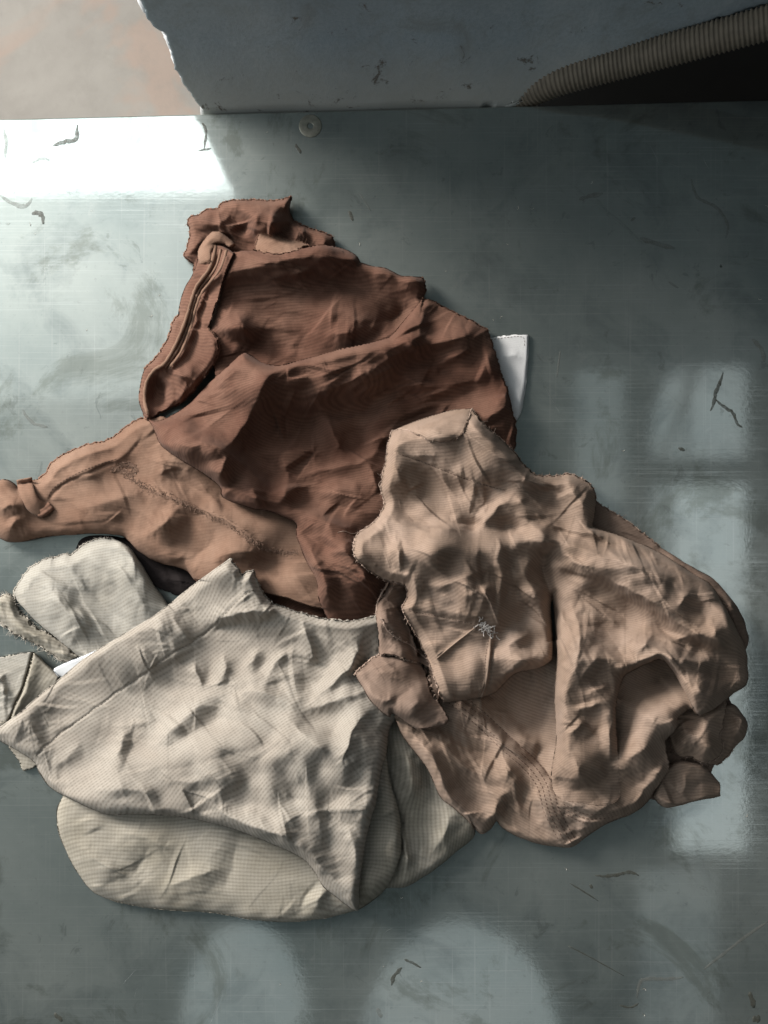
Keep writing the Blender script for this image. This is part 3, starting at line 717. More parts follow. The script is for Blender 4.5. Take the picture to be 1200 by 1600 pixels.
# waist panel
cloth('b_waist', 'waist_panel',
      [('f', [(-14, 768), (-6, 752), (8, 749), (20, 754), (28, 762)]), ('f', [(28, 762), (45, 752), (60, 748)]),
       ('c', [(60, 748), (72, 739), (80, 724), (96, 712), (115, 703), (135, 695), (160, 690), (180, 680), (195, 668), (212, 657), (226, 652)]),
       ('h', [(226, 652), (290, 660), (400, 740), (500, 800), (580, 870), (570, 950)]),
       ('h', [(570, 950), (500, 950), (430, 930), (350, 915), (302, 905)]),
       ('f', [(302, 905), (290, 891), (262, 883), (236, 874), (215, 860), (200, 845), (188, 837), (150, 834), (110, 836), (70, 839), (40, 846), (20, 848), (6, 845), (-8, 832), (-16, 800), (-14, 768)])],
      20, M_brown2, br, og,
      [(7, 8, 10, [(225, 660), (215, 685), (200, 705), (182, 718), (150, 730), (110, 748), (85, 765), (78, 780)]), (-5, 3, 3, [(228, 672), (216, 692), (198, 712), (180, 722)]),
       (-4, 3, 3, [(182, 722), (150, 733), (112, 750), (86, 768), (78, 782)], 1.5, .05),
       (7, 9, 7, [(60, 760), (90, 735), (130, 712), (175, 700), (205, 680)]),
       (10, 12, 10, [(-5, 800), (20, 790), (40, 800)]), (-8, 6, 6, [(4, 835), (10, 815), (28, 803), (46, 800)]), (8, 7, 7, [(12, 835), (20, 818), (36, 810)]),
       (7, 18, 22, [(90, 810), (150, 790), (210, 775), (260, 790)]), (9, 12, 18, [(205, 850), (240, 830), (270, 800), (240, 770)]),
       (-8, 12, 10, [(295, 890), (310, 865), (335, 850), (345, 845)]), (10, 14, 16, [(320, 895), (345, 870), (380, 860), (420, 870)]),
       (-6, 5, 8, [(325, 815), (335, 835), (342, 855)]), (8, 9, 6, [(190, 740), (240, 765), (300, 790), (350, 810), (400, 845), (450, 862)]),
       (-7, 8, 10, [(220, 700), (260, 740), (310, 765), (360, 790), (420, 820)]), (6, 8, 8, [(240, 700), (255, 730), (250, 760)]),
       (6, 6, 9, [(300, 745), (330, 775), (350, 800)]), (-5, 7, 5, [(170, 800), (200, 825), (215, 850)]), (9, 14, 12, [(245, 700), (290, 715), (330, 750)]),
       (-10, 12, 16, [(390, 870), (430, 880), (470, 890)])],
      [(150, 770, 4, 50), (250, 840, 5, 30)], R=16, ce=.5, Rc=14, crm=[(3, 55, .4, 1.9), (1.8, 20, .4, 1.3)], seed=11, wr=0.6, uvrot=.3)
fringe('b_waist', M_bedge, br, og, 1.7, .5, 3.5)
# fuzzy napped seam
T = Tubes(); rr = random.Random(8)
for line, hw in (([(190, 735), (205, 748), (235, 764), (275, 780), (310, 798), (350, 815), (385, 838), (410, 855), (440, 862), (462, 862)], 5), ([(176, 735), (195, 725), (212, 733), (205, 742)], 4)):
    s = cat(line, 10)
    for a, b_ in s:
        for _ in range(13):
            x = a + rr.gauss(0, hw * .5); y = b_ + rr.gauss(0, hw * .5); z = float(zat(LAYERS['b_waist'], x, y)); an = rr.uniform(0, 6.28); l = rr.uniform(2, 4.5)
            T.add([W(x, y, z - .3), W(x + math.cos(an) * l * .5, y + math.sin(an) * l * .5, z + rr.uniform(.3, .8)), W(x + math.cos(an + .6) * l, y + math.sin(an + .6) * l, z + rr.uniform(-.3, .3))], np.array([.3, .4, .2]) * U, 3)
T.build('napped_seam', plain_mat('napped_brown', (.225, .14, .10), .95, .3, 500), br, og)
stitches('b_waist', [(182, 717), (150, 727), (112, 744), (84, 762), (74, 780)], M_thr, br, og, 3.5, 2)
# belt loop: a strap over the waistband
def strap(part, L, pts, hw, lift, mat, parent, org, th=2.2, uvr=0):
    s = cat(pts, 8); T_ = np.gradient(s, axis=0); T_ /= np.linalg.norm(T_, axis=1)[:, None]; nr = np.stack([-T_[:, 1], T_[:, 0]], 1); n = len(s); V = []; F = []; UV = []
    for i in range(n):
        t_ = i / (n - 1); z0 = max(float(zat(LAYERS[L], *s[i])), 0); z = z0 + lift * math.sin(math.pi * min(max(t_, .02), .98)) ** .6 + 1
        for k in range(9):
            a = (k / 8 - .5) * 2; x = s[i, 0] + nr[i, 0] * a * hw; y = s[i, 1] + nr[i, 1] * a * hw
            V.append(W(x, y, z + 1.4 * (abs(a) ** 3 < .4) * (1 if abs(abs(a) - .65) < .2 else .4) - 2.2 * abs(a) ** 6)); UV.append((a * hw, i * 3))
    for i in range(n - 1):
        for k in range(8): F.append((i * 9 + k, (i + 1) * 9 + k, (i + 1) * 9 + k + 1, i * 9 + k + 1))
    o = mesh_obj(part, V, F, mat, parent, True, UV, org); m_ = o.modifiers.new('t', 'SOLIDIFY'); m_.thickness = th * U; m_.offset = 0; return o
strap('belt_loop', 'b_waist', [(38, 748), (42, 768), (50, 785), (60, 794), (70, 798)], 12, 7, M_brown2, br, og)
strap('belt_loop', 'b_waist', [(58, 800), (66, 800), (80, 790)], 7, 5, M_bedge, br, og)
# crumpled top pieces
cloth('b_top', 'torn_end',
      [('c', [(302, 411), (288, 401), (292, 385), (297, 365), (293, 347), (297, 340), (312, 334), (324, 327), (341, 325)]), ('c', [(341, 325), (352, 315), (375, 312), (402, 312), (430, 313), (452, 308), (455, 313)]),
       ('f', [(455, 313), (453, 330), (460, 345)]), ('c', [(460, 345), (478, 354), (497, 360), (515, 367), (522, 374), (523, 386), (536, 391)]), ('h', [(536, 391), (530, 430), (400, 440), (310, 440), (302, 411)])],
      16, M_brown, br, og,
      [(12, 6, 10, [(295, 348), (315, 345), (335, 350), (355, 340), (365, 330)]), (-10, 6, 6, [(300, 362), (325, 362), (360, 356)]), (8, 10, 10, [(345, 322), (380, 330), (400, 345)]),
       (-14, 9, 9, [(350, 368), (375, 360), (392, 345), (400, 325)]), (17, 14, 10, [(405, 320), (400, 345), (402, 368)]), (14, 18, 12, [(430, 320), (425, 345), (435, 362)]),
       (-14, 5, 10, [(455, 320), (454, 345), (450, 372)]), (8, 8, 8, [(470, 355), (465, 375), (470, 390)]), (-6, 5, 5, [(490, 365), (482, 385)]), (6, 6, 8, [(510, 370), (500, 388)]),
       (-7, 8, 8, [(310, 370), (325, 385), (320, 405)]), (7, 6, 6, [(296, 392), (310, 380), (318, 372)])],
      R=9, ce=.75, Rc=10, crm=[(5, 26, .8, 1), (2, 13, 0, 1)], seed=13, uvrot=.8)
fringe('b_top', M_bedge, br, og, 1.3, .7, 4.5)
# upper panel
cloth('b_upper', 'upper_panel',
      [('c', [(367, 392), (356, 405), (350, 422), (342, 442), (333, 472), (327, 497), (325, 513)]), ('h', [(325, 513), (330, 560), (360, 620), (480, 640), (620, 600), (655, 500), (661, 466)]),
       ('c', [(661, 466), (665, 450), (663, 438), (659, 433)]), ('f', [(659, 433), (640, 431), (625, 430), (603, 419), (580, 415), (563, 410)]),
       ('f', [(563, 410), (556, 398), (535, 388), (505, 382), (480, 386), (440, 390), (400, 391), (367, 392)])],
      22, M_brown, br, og,
      [(20, 24, 17, [(335, 432), (370, 424), (410, 414), (460, 404), (520, 402), (570, 412), (615, 427), (655, 444)], 1.4, .05),
       (-6, 10, 10, [(480, 396), (520, 394), (555, 402)]), (6, 5, 8, [(470, 388), (500, 386), (540, 392)]),
       (9, 16, 22, [(345, 455), (400, 462), (460, 474), (520, 490), (585, 510)], 1.5, .1), (-3, 3, 3, [(352, 447), (430, 465), (500, 478), (560, 500), (590, 512)]),
       (8, 8, 14, [(365, 478), (375, 500), (390, 520), (410, 530)]), (-9, 14, 12, [(345, 540), (380, 535), (430, 545), (500, 545)]), (10, 16, 10, [(330, 515), (370, 512), (400, 520)]),
       (12, 20, 16, [(500, 525), (540, 520), (570, 525)]), (-20, 16, 10, [(590, 520), (620, 495), (650, 470)]), (-8, 12, 14, [(430, 432), (500, 438), (570, 452), (620, 475)]),
       (-6, 6, 6, [(600, 418), (612, 430), (640, 450)])],
      [], R=12, ce=.75, Rc=12, crm=[(5, 60, -.4, 2.2), (2, 22, .6, 1.5)], seed=15, wr=0.7, uvrot=.5)
fringe('b_upper', M_bedge, br, og, 1.5, .6, 3.6)
cloth('b_flap', 'torn_flap', [('c', [(398, 388), (402, 374), (408, 364), (430, 368), (450, 374), (470, 378), (481, 384)]), ('h', [(481, 384), (440, 396), (398, 392), (398, 388)])], 3, M_brown2, br, og, [(4, 5, 7, [(402, 380), (430, 377), (470, 386)])], R=5, ce=.8, crm=[(2, 14, 0, 1)], seed=16)
fringe('b_flap', M_bedge, br, og, .9, .7, 4)
# seam band and pocket mouth on the left
cloth('b_band', 'fly_band',
      [('f', [(310, 402), (302, 426), (290, 447), (281, 472), (279, 492)]), ('c', [(279, 492), (269, 505), (262, 530), (246, 555), (225, 576)]), ('f', [(225, 576), (219, 601), (217, 626), (224, 648)]),
       ('c', [(224, 648), (233, 655), (254, 643), (287, 626), (317, 592), (335, 567), (342, 547), (337, 526), (325, 513)]), ('h', [(325, 513), (340, 470), (352, 430), (366, 395)]), ('f', [(366, 395), (345, 382), (325, 385), (310, 402)])],
      19, M_brown, br, og,
      [(10, 6, 7, [(335, 392), (328, 417), (308, 447), (299, 470), (289, 503), (275, 538), (257, 567), (241, 578)], 1.6, .04),
       (10, 5, 7, [(354, 397), (344, 425), (319, 457), (309, 482), (301, 515), (285, 551), (266, 578)], 1.6, .04),
       (-8, 4, 4, [(344, 396), (336, 421), (313, 452), (304, 476), (295, 508), (280, 545), (262, 572)]),
       (-8, 5, 8, [(362, 410), (345, 440), (325, 470), (315, 500), (300, 545), (280, 575)]), (10, 8, 7, [(243, 578), (229, 598), (226, 626), (231, 646)], 1.6, .05),
       (-22, 14, 14, [(252, 595), (248, 615), (252, 632)], 2, .3), (10, 10, 12, [(262, 582), (290, 585), (315, 575)]), (8, 5, 10, [(258, 645), (290, 622), (318, 590), (338, 560)]), (6, 7, 9, [(262, 585), (268, 602), (272, 622)]),
       (7, 6, 6, [(283, 470), (272, 510), (254, 550), (232, 578)])],
      R=8, ce=.75, Rc=10, crm=[(2.5, 25, 1, 1.4)], seed=17, uvrot=1.2)
fringe('b_band', M_bedge, br, og, 2.0, .55, 3)
T = Tubes()
cord('b_band', [(337, 385), (329, 417), (308, 447), (300, 468), (290, 501), (275, 538), (258, 567), (242, 578), (229, 598), (226, 626), (231, 646)], 3.0, M_bedge, br, og, -1.2, T=T)
cord('b_band', [(354, 392), (344, 422), (317, 456), (307, 480), (298, 513), (283, 551), (264, 576)], 2.6, M_bedge, br, og, -1.2, T=T)
cord('b_band', [(345, 390), (337, 419), (313, 451), (303, 474), (294, 507), (279, 544), (258, 574)], 2.2, M_bedge, br, og, .2, T=T)
T.build('piping', M_brown2, br, og)
# knotted loop at the band's top
cloth('b_knot', 'twisted_loop', [('f', [(312, 412), (308, 395), (316, 378), (328, 364), (340, 361), (352, 367), (367, 381), (360, 388), (350, 383)]), ('f', [(350, 383), (338, 382), (330, 392), (328, 408), (312, 412)])], 9, M_brown2, br, og,
      [(5, 5, 5, [(316, 405), (318, 388), (330, 374), (345, 374), (360, 382)])], R=9, crm=[(2.5, 12, 0, 1)], seed=18)
# main panel
cloth('b_main', 'main_panel',
      [('f', [(228, 653), (233, 658), (242, 676), (250, 694), (267, 709), (300, 729), (329, 748), (344, 762), (346, 774), (358, 783), (383, 791), (400, 796)]),
       ('f', [(400, 796), (421, 799), (442, 807), (462, 818), (463, 838), (479, 878), (494, 908), (499, 940), (512, 968)]),
       ('h', [(512, 968), (580, 985), (640, 940), (700, 860), (760, 780), (805, 702)]),
       ('c', [(805, 702), (806, 668), (800, 640), (793, 610), (785, 590), (778, 565), (770, 540), (762, 515)]), ('c', [(762, 515), (750, 508), (735, 500), (715, 490), (695, 480), (675, 470), (660, 466)]),
       ('f', [(660, 466), (640, 490), (620, 515), (608, 527)]),
       ('f', [(608, 527), (575, 536), (533, 545), (500, 554), (467, 563), (435, 571), (410, 566), (385, 552), (372, 556), (358, 570), (342, 584), (322, 602), (298, 628), (270, 648), (245, 658), (228, 653)])],
      18, M_brown, br, og,
      [(14, 16, 30, [(420, 575), (470, 572), (530, 556), (600, 540), (660, 530), (730, 525)], 1.4, .1), (12, 14, 34, [(425, 568), (412, 600), (392, 645), (362, 690), (330, 715)], 1.2, .2), (9, 8, 20, [(300, 690), (350, 705), (395, 740), (430, 775)], 1.2, .3), (10, 18, 7, [(620, 545), (690, 535), (750, 520)], 1.2, .2), (8, 16, 6, [(480, 620), (540, 600), (590, 570)], 1.2, .3),
       (11, 45, 85, [(300, 690), (360, 640), (425, 590), (450, 575)], 1.6, .2), (-14, 40, 60, [(440, 660), (520, 650), (600, 640), (680, 620)], 1.8, .2),
       (-7, 6, 8, [(762, 542), (730, 555), (700, 572), (667, 600), (620, 625)]), (9, 10, 8, [(758, 530), (720, 552), (690, 566), (650, 590)]),
       (5, 5, 7, [(592, 540), (604, 556), (612, 575)]), (5, 5, 7, [(636, 530), (652, 548), (668, 556)]), (-4, 5, 5, [(618, 535), (630, 552), (640, 570)]), (6, 4, 5, [(665, 480), (655, 520), (652, 535)]),
       (7, 7, 12, [(600, 560), (560, 600), (520, 620)]), (-6, 10, 10, [(690, 640), (720, 620), (760, 600)]), (8, 14, 16, [(800, 660), (760, 670), (720, 660)]),
       (9, 8, 12, [(505, 640), (515, 665), (533, 700), (550, 715)]), (9, 7, 10, [(450, 752), (500, 735), (571, 718), (600, 685), (618, 665)]), (8, 5, 8, [(571, 718), (585, 745), (592, 775)]), (-7, 9, 7, [(520, 705), (560, 702), (590, 690)]),
       (-6, 8, 8, [(470, 700), (500, 712), (540, 728)]), (7, 8, 10, [(430, 700), (450, 740), (440, 780), (420, 795)]), (8, 10, 14, [(490, 770), (540, 765), (590, 780)]),
       (-12, 8, 8, [(300, 720), (325, 722), (346, 716), (364, 698)]), (11, 7, 12, [(364, 700), (350, 725), (347, 765)]), (10, 16, 12, [(250, 672), (285, 695), (320, 695), (350, 690)]), (-6, 8, 12, [(360, 740), (385, 735), (420, 745)]),
       (9, 6, 10, [(380, 760), (400, 770), (415, 790)]), (7, 8, 8, [(440, 790), (450, 770), (470, 760)]), (-11, 9, 9, [(440, 812), (460, 822), (504, 850), (552, 858)]), (12, 10, 14, [(470, 830), (490, 870), (510, 915), (520, 960)]),
       (10, 10, 14, [(500, 830), (545, 868), (570, 900), (585, 950)]), (-8, 7, 9, [(515, 885), (535, 925), (545, 960)]), (8, 8, 12, [(470, 800), (520, 820), (580, 830)]), (6, 6, 8, [(500, 868), (530, 860), (560, 870)])],
      [(400, 680, 8, 60), (560, 800, 6, 60), (700, 580, 6, 50)], R=15, ce=.8, Rc=20, crm=[(6, 75, -.4, 1.8), (2.4, 28, .3, 1.3)], seed=19, wr=0.9, uvrot=.45)
fringe('b_main', M_bedge, br, og, 1.0, .8, 3.6)

# ================================================================== cream rag
og = W(330, 1170)
crg = thing('cream_rag', 'pale cream checked cotton rag with wide stitched hem, front left of the pile', 'rag', og)
cloth('c_frayed', 'frayed_strip', [('c', [(-20, 938), (0, 932), (10, 928), (22, 936), (30, 955), (55, 980), (80, 992), (123, 1025)]), ('c', [(123, 1025), (100, 1034), (60, 1008), (25, 992), (0, 972), (-20, 968), (-20, 938)])], 8, M_cream2, crg, og,
      [(5, 5, 6, [(0, 950), (40, 985), (90, 1015)])], ce=.5, Rc=12, crm=[(4, 14, .5, 1.5)], seed=21, fray=2.2)
fringe('c_frayed', M_cedge, crg, og, 1.2, 1.0, 9)
cloth('c_tabA', 'corner_fold', [('c', [(-20, 1032), (0, 1027), (30, 1021), (52, 1018)]), ('f', [(52, 1018), (42, 1055), (30, 1090), (8, 1140)]), ('h', [(8, 1140), (-20, 1140), (-20, 1032)])], 12, M_cream3, crg, og,
      [(-7, 6, 6, [(-10, 1060), (10, 1068), (30, 1070)]), (6, 6, 6, [(-10, 1075), (10, 1085), (20, 1100)]), (-8, 5, 5, [(-10, 1095), (5, 1100), (12, 1115)])], ce=.8, R=5, crm=[(4, 22, 0, 1)], seed=22)
cloth('c_tabB', 'corner_fold', [('f', [(52, 1018), (70, 1035), (93, 1056)]), ('h', [(93, 1056), (60, 1110), (8, 1150)]), ('f', [(8, 1150), (20, 1110), (34, 1080), (44, 1050), (52, 1018)])], 12, M_cream2, crg, og, [(4, 8, 4, [(52, 1030), (40, 1080), (15, 1130)])], R=4, crm=[(2, 22, 0, 1)], wr=.6, seed=23, uvrot=-1.2)
cloth('c_tip', 'hem_corner', [('h', [(-20, 1130), (60, 1130), (70, 1190)]), ('c', [(70, 1190), (58, 1197), (37, 1205), (30, 1190), (14, 1168), (0, 1150), (-20, 1135), (-20, 1130)])], 8, M_cream2, crg, og, ce=.8, seed=24)
cloth('c_back', 'back_panel',
      [('c', [(24, 936), (22, 926), (30, 908), (50, 885), (80, 870), (85, 872), (100, 865), (112, 866), (130, 851), (155, 841), (176, 841)]), ('f', [(176, 841), (200, 854), (220, 880), (240, 914), (262, 944)]),
       ('h', [(262, 944), (300, 1000), (200, 1060), (122, 1026)]), ('f', [(122, 1026), (90, 1000), (60, 975), (40, 955), (24, 936)])],
      14, M_cream3, crg, og,
      [(12, 22, 22, [(150, 855), (190, 890), (225, 945), (260, 985)]), (-9, 14, 16, [(95, 878), (140, 920), (180, 960), (235, 1000)]), (11, 16, 18, [(40, 905), (80, 925), (120, 975), (150, 1010)]),
       (5, 8, 5, [(84, 872), (110, 890), (140, 930)]), (5, 10, 10, [(120, 860), (150, 880), (190, 930)])], R=16, ce=.6, Rc=18, crm=[(3, 45, .8, 2)], seed=25, uvrot=.3)
fringe('c_back', M_cedge, crg, og, 1.2, 1.0, 4.5)
pap = og
cloth('paper', 'lining_tab', [('f', [(82, 1047), (92, 1040), (150, 1016)]), ('h', [(150, 1016), (160, 1040), (98, 1062)]), ('f', [(98, 1062), (90, 1056), (82, 1047)])], 4, M_paper, crg, og, R=2, gap=1.2, seed=26, label='bright white lining tab')
cloth('c_right', 'right_panel',
      [('h', [(560, 1080), (640, 1090), (700, 1200), (743, 1298)]), ('f', [(743, 1298), (740, 1308), (728, 1319), (687, 1353), (662, 1370), (636, 1385), (603, 1388)]), ('h', [(603, 1388), (560, 1395), (540, 1250), (560, 1080)])],
      14, M_cream2, crg, og,
      [(14, 14, 18, [(625, 1140), (640, 1200), (650, 1280)]), (-10, 12, 14, [(600, 1260), (620, 1300), (628, 1350)]), (9, 16, 14, [(690, 1240), (700, 1290), (660, 1350)]), (-7, 10, 12, [(650, 1130), (668, 1200), (680, 1260)]),
       (10, 6, 12, [(616, 1280), (632, 1320), (640, 1380)])], R=14, crm=[(4, 60, 1, 2)], seed=27, wr=0.5, uvrot=1.45)
cloth('c_fold', 'lower_fold',
      [('h', [(100, 1240), (200, 1180), (400, 1150), (560, 1130), (602, 1150)]), ('f', [(602, 1150), (610, 1220), (626, 1280), (624, 1340), (605, 1386), (575, 1412), (550, 1425), (500, 1436), (450, 1441), (400, 1438), (375, 1434), (330, 1426), (250, 1421), (190, 1411), (147, 1395), (125, 1370), (105, 1335), (91, 1297), (89, 1265), (100, 1240)])],
      20, M_cream2, crg, og,
      [(-5, 6, 7, [(375, 1290), (368, 1330), (358, 1370), (340, 1405)]), (-7, 6, 9, [(505, 1375), (480, 1400), (467, 1432)]), (7, 8, 8, [(510, 1385), (495, 1410), (485, 1435)]), (-4, 5, 8, [(148, 1392), (175, 1378), (207, 1363)]),
       (6, 14, 20, [(160, 1300), (230, 1310), (290, 1340)]), (-6, 14, 14, [(240, 1300), (220, 1350), (190, 1390)]), (5, 14, 20, [(110, 1300), (160, 1350), (220, 1390)]), (4, 8, 12, [(240, 1400), (300, 1370), (360, 1355)]), (-6, 8, 10, [(560, 1330), (590, 1350), (600, 1375)])],
      R=26, crm=[(5, 80, -.3, 2.2), (1.5, 30, .4, 2)], seed=28, wr=0.32, uvrot=-.1, blur=10)
cloth('c_main', 'main_panel',
      [('f', [(-14, 1150), (-2, 1136), (30, 1114), (60, 1087), (100, 1055), (140, 1023), (240, 962), (300, 915), (361, 872)]),
       ('c', [(361, 872), (366, 882), (373, 888), (378, 898)]), ('c', [(378, 898), (386, 893), (396, 890)]), ('c', [(396, 890), (403, 908), (412, 927), (425, 942), (440, 947), (465, 956), (500, 965), (540, 970), (575, 965), (592, 960)]),
       ('h', [(592, 960), (640, 980), (660, 1080), (650, 1120)]), ('f', [(650, 1120), (613, 1130), (604, 1177), (596, 1205), (589, 1250), (578, 1290), (570, 1330), (562, 1385), (560, 1424)]),
       ('f', [(560, 1424), (550, 1421), (528, 1404), (505, 1385), (487, 1357), (465, 1337), (410, 1313), (365, 1296), (310, 1282), (275, 1276), (215, 1272), (165, 1272), (115, 1251), (80, 1232), (62, 1208), (52, 1190), (30, 1175), (-14, 1150)])],
      24, M_cream, crg, og,
      [(-2.2, 2, 2.5, [(55, 1182), (100, 1142), (165, 1095), (215, 1060), (270, 1020), (320, 990), (375, 935), (397, 922)], 2, .02),
       (-5, 6, 8, [(282, 935), (300, 960), (318, 985)]), (5, 5, 5, [(262, 955), (280, 980), (300, 1005)]), (-4, 5, 6, [(200, 990), (215, 1020), (225, 1045)]), (4, 5, 8, [(40, 1120), (58, 1150), (70, 1170)]), (-4, 4, 6, [(52, 1112), (70, 1135), (85, 1155)]),
       (13, 16, 8, [(316, 986), (345, 966), (400, 955), (455, 958)]), (-7, 6, 12, [(318, 998), (346, 981), (400, 973), (450, 972)]),
       (9, 6, 7, [(470, 958), (478, 990), (488, 1022), (498, 1045)]), (-9, 14, 14, [(500, 1000), (515, 1030), (500, 1065), (475, 1100)]),
       (12, 8, 12, [(568, 985), (552, 1035), (517, 1070), (466, 1115)]), (11, 8, 8, [(462, 1117), (510, 1098), (567, 1080), (590, 1060)]), (-9, 8, 10, [(540, 1060), (570, 1040), (590, 1010)]),
       (9, 16, 12, [(228, 1182), (270, 1140), (317, 1098), (345, 1083)]), (-5, 12, 12, [(234, 1186), (290, 1152), (340, 1125), (384, 1105)]),
       (9, 10, 22, [(345, 1084), (395, 1080), (440, 1090), (460, 1120)]), (14, 30, 46, [(265, 1182), (330, 1150), (400, 1125), (450, 1140), (470, 1180)], 1.6, .2),
       (-9, 8, 7, [(212, 1112), (209, 1145), (197, 1190), (178, 1228)]), (8, 14, 8, [(190, 1120), (190, 1160), (170, 1210)]),
       (8, 5, 6, [(300, 1028), (308, 1055), (320, 1083)]), (8, 6, 6, [(344, 1018), (352, 1045), (334, 1080)]), (-6, 5, 5, [(322, 1030), (328, 1055), (326, 1075)]), (7, 6, 8, [(380, 1050), (396, 1030), (412, 1010)]),
       (8, 6, 8, [(412, 1075), (424, 1045), (445, 1022), (470, 1012)]), (-6, 6, 6, [(398, 1065), (408, 1045), (422, 1025)]), (5, 5, 6, [(470, 1012), (490, 1040)]), (-7, 8, 8, [(345, 1060), (365, 1078), (380, 1090)]),
       (-5, 8, 8, [(225, 1195), (267, 1203), (325, 1189), (387, 1172), (433, 1160)]), (6, 10, 16, [(230, 1210), (280, 1222), (340, 1215), (400, 1190)]), (-6, 5, 5, [(460, 1146), (450, 1165), (442, 1183)]), (6, 7, 9, [(455, 1120), (470, 1145), (500, 1170), (530, 1190)]),
       (-4, 5, 7, [(437, 1247), (470, 1249), (504, 1252)]), (-4, 5, 7, [(526, 1204), (512, 1216), (503, 1232)]), (-4, 5, 6, [(600, 1208), (583, 1225), (566, 1236)]),
       (19, 14, 42, [(560, 1075), (572, 1105), (552, 1140), (532, 1200), (520, 1240)]), (-6, 8, 10, [(540, 1110), (520, 1140), (505, 1160)]),
       (-7, 5, 7, [(283, 1231), (329, 1238), (338, 1252)]), (14, 22, 9, [(300, 1225), (346, 1268), (385, 1289), (440, 1308), (500, 1352), (545, 1410)]),
       (-8, 6, 8, [(548, 1292), (566, 1318), (570, 1345)]), (8, 10, 8, [(530, 1280), (552, 1320), (556, 1370)]), (-5, 8, 8, [(510, 1290), (520, 1330), (535, 1380)]), (5, 12, 14, [(480, 1230), (500, 1290), (500, 1340)]), (5, 8, 8, [(75, 1205), (110, 1180), (130, 1150)]), (-5, 6, 8, [(62, 1180), (90, 1205), (120, 1235)]),
       (6, 10, 10, [(140, 1240), (200, 1232), (260, 1250)])],
      [(150, 1130, 6, 60), (460, 1240, 10, 90), (250, 1080, -3, 40)], R=14, ce=.7, Rc=14, crm=[(4, 46, .3, 1.3), (1.5, 18, 0, 1)], seed=29, wr=0.62, uvrot=0, blur=16)
fringe('c_main', M_cedge, crg, og, .7, .9, 3.2)
stitches('c_main', [(50, 1186), (100, 1142), (165, 1095), (215, 1060), (270, 1020), (320, 990), (375, 935), (398, 920)], M_thr2, crg, og, 4.2, 2.0, .35)
T = Tubes(); cord('c_main', [(0, 1137), (30, 1115), (60, 1088), (100, 1056), (140, 1024), (240, 963), (300, 916), (360, 873)], 1.0, M_cedge, crg, og, .8, 'hem_edge', T); T.build('hem_edge', M_cedge, crg, og)

# ================================================================== khaki rag
og = W(860, 1000)
tr = thing('khaki_rag', 'crumpled pinkish khaki twill rag with frayed cut edges, right of the pile', 'rag', og)
cloth('t_back', 'back_panel', [('c', [(928, 778), (935, 786), (983, 816), (1032, 855)]), ('f', [(1032, 855), (1089, 890), (1117, 906), (1145, 938), (1162, 968), (1170, 1000), (1164, 1018)]), ('h', [(1164, 1018), (1100, 1010), (960, 900), (900, 820), (928, 778)])],
      12, M_tan2, tr, og, [(6, 6, 10, [(1120, 915), (1145, 955), (1155, 1000)])], R=8, crm=[(3, 30, 0, 1)], seed=31)
fringe('t_back', M_tedge, tr, og, .9, .9, 4)
cloth('t_under', 'inner_panel', [('h', [(1000, 1100), (1100, 1060), (1140, 1090)]), ('c', [(1140, 1090), (1152, 1130), (1140, 1165), (1118, 1192), (1108, 1215), (1090, 1240), (1050, 1246), (1010, 1250)]), ('h', [(1010, 1250), (990, 1180), (1000, 1100)])],
      7, M_tan2, tr, og, [(6, 6, 8, [(1060, 1120), (1080, 1170), (1110, 1190)]), (-5, 5, 5, [(1080, 1110), (1100, 1160), (1120, 1180)])], crm=[(4, 24, .8, 1.5)], seed=44)
cloth('t_strap', 'waistband_end', [('f', [(1020, 1245), (1035, 1205), (1064, 1189), (1097, 1195)]), ('f', [(1097, 1195), (1112, 1208), (1125, 1224)]), ('c', [(1125, 1224), (1126, 1244)]), ('f', [(1126, 1244), (1080, 1254), (1040, 1262), (1020, 1245)])],
      14, M_tan, tr, og, [(-7, 5, 5, [(1060, 1200), (1056, 1225), (1050, 1258)]), (6, 5, 5, [(1072, 1198), (1070, 1225), (1064, 1250)]), (-6, 4, 5, [(1075, 1232), (1095, 1225), (1122, 1220)]), (-5, 4, 4, [(1030, 1230), (1045, 1240)])], R=7, crm=[(3, 16, 0, 1)], seed=32)
cloth('t_loop', 'belt_loop', [('f', [(1100, 1120), (1125, 1104), (1146, 1100), (1160, 1116), (1168, 1132), (1164, 1151), (1150, 1166)]), ('c', [(1150, 1166), (1141, 1176), (1128, 1190), (1112, 1196), (1098, 1191)]), ('h', [(1098, 1191), (1090, 1150), (1100, 1120)])],
      16, M_tan, tr, og, [(-10, 6, 6, [(1118, 1130), (1132, 1142), (1130, 1170)]), (8, 5, 5, [(1148, 1110), (1158, 1130), (1140, 1160)]), (-6, 3, 4, [(1138, 1118), (1150, 1126)])], R=7, crm=[(4, 16, 0, 1)], seed=33)
fringe('t_loop', M_tedge, tr, og, .8, .8, 5)
cloth('t_lump', 'torn_end', [('c', [(1048, 1152), (1050, 1168), (1064, 1184), (1080, 1182), (1097, 1192), (1121, 1185), (1130, 1167), (1124, 1150), (1130, 1138)]), ('h', [(1130, 1138), (1130, 1080), (1060, 1060), (1010, 1100), (1048, 1152)])],
      22, M_tan, tr, og, [(-6, 6, 6, [(1075, 1130), (1088, 1150), (1085, 1175)]), (7, 8, 8, [(1105, 1140), (1110, 1165), (1100, 1180)]), (5, 6, 6, [(1060, 1150), (1070, 1170)])], R=11, crm=[(4, 20, 0, 1)], seed=34)
fringe('t_lump', M_tedge, tr, og, .8, .8, 4)
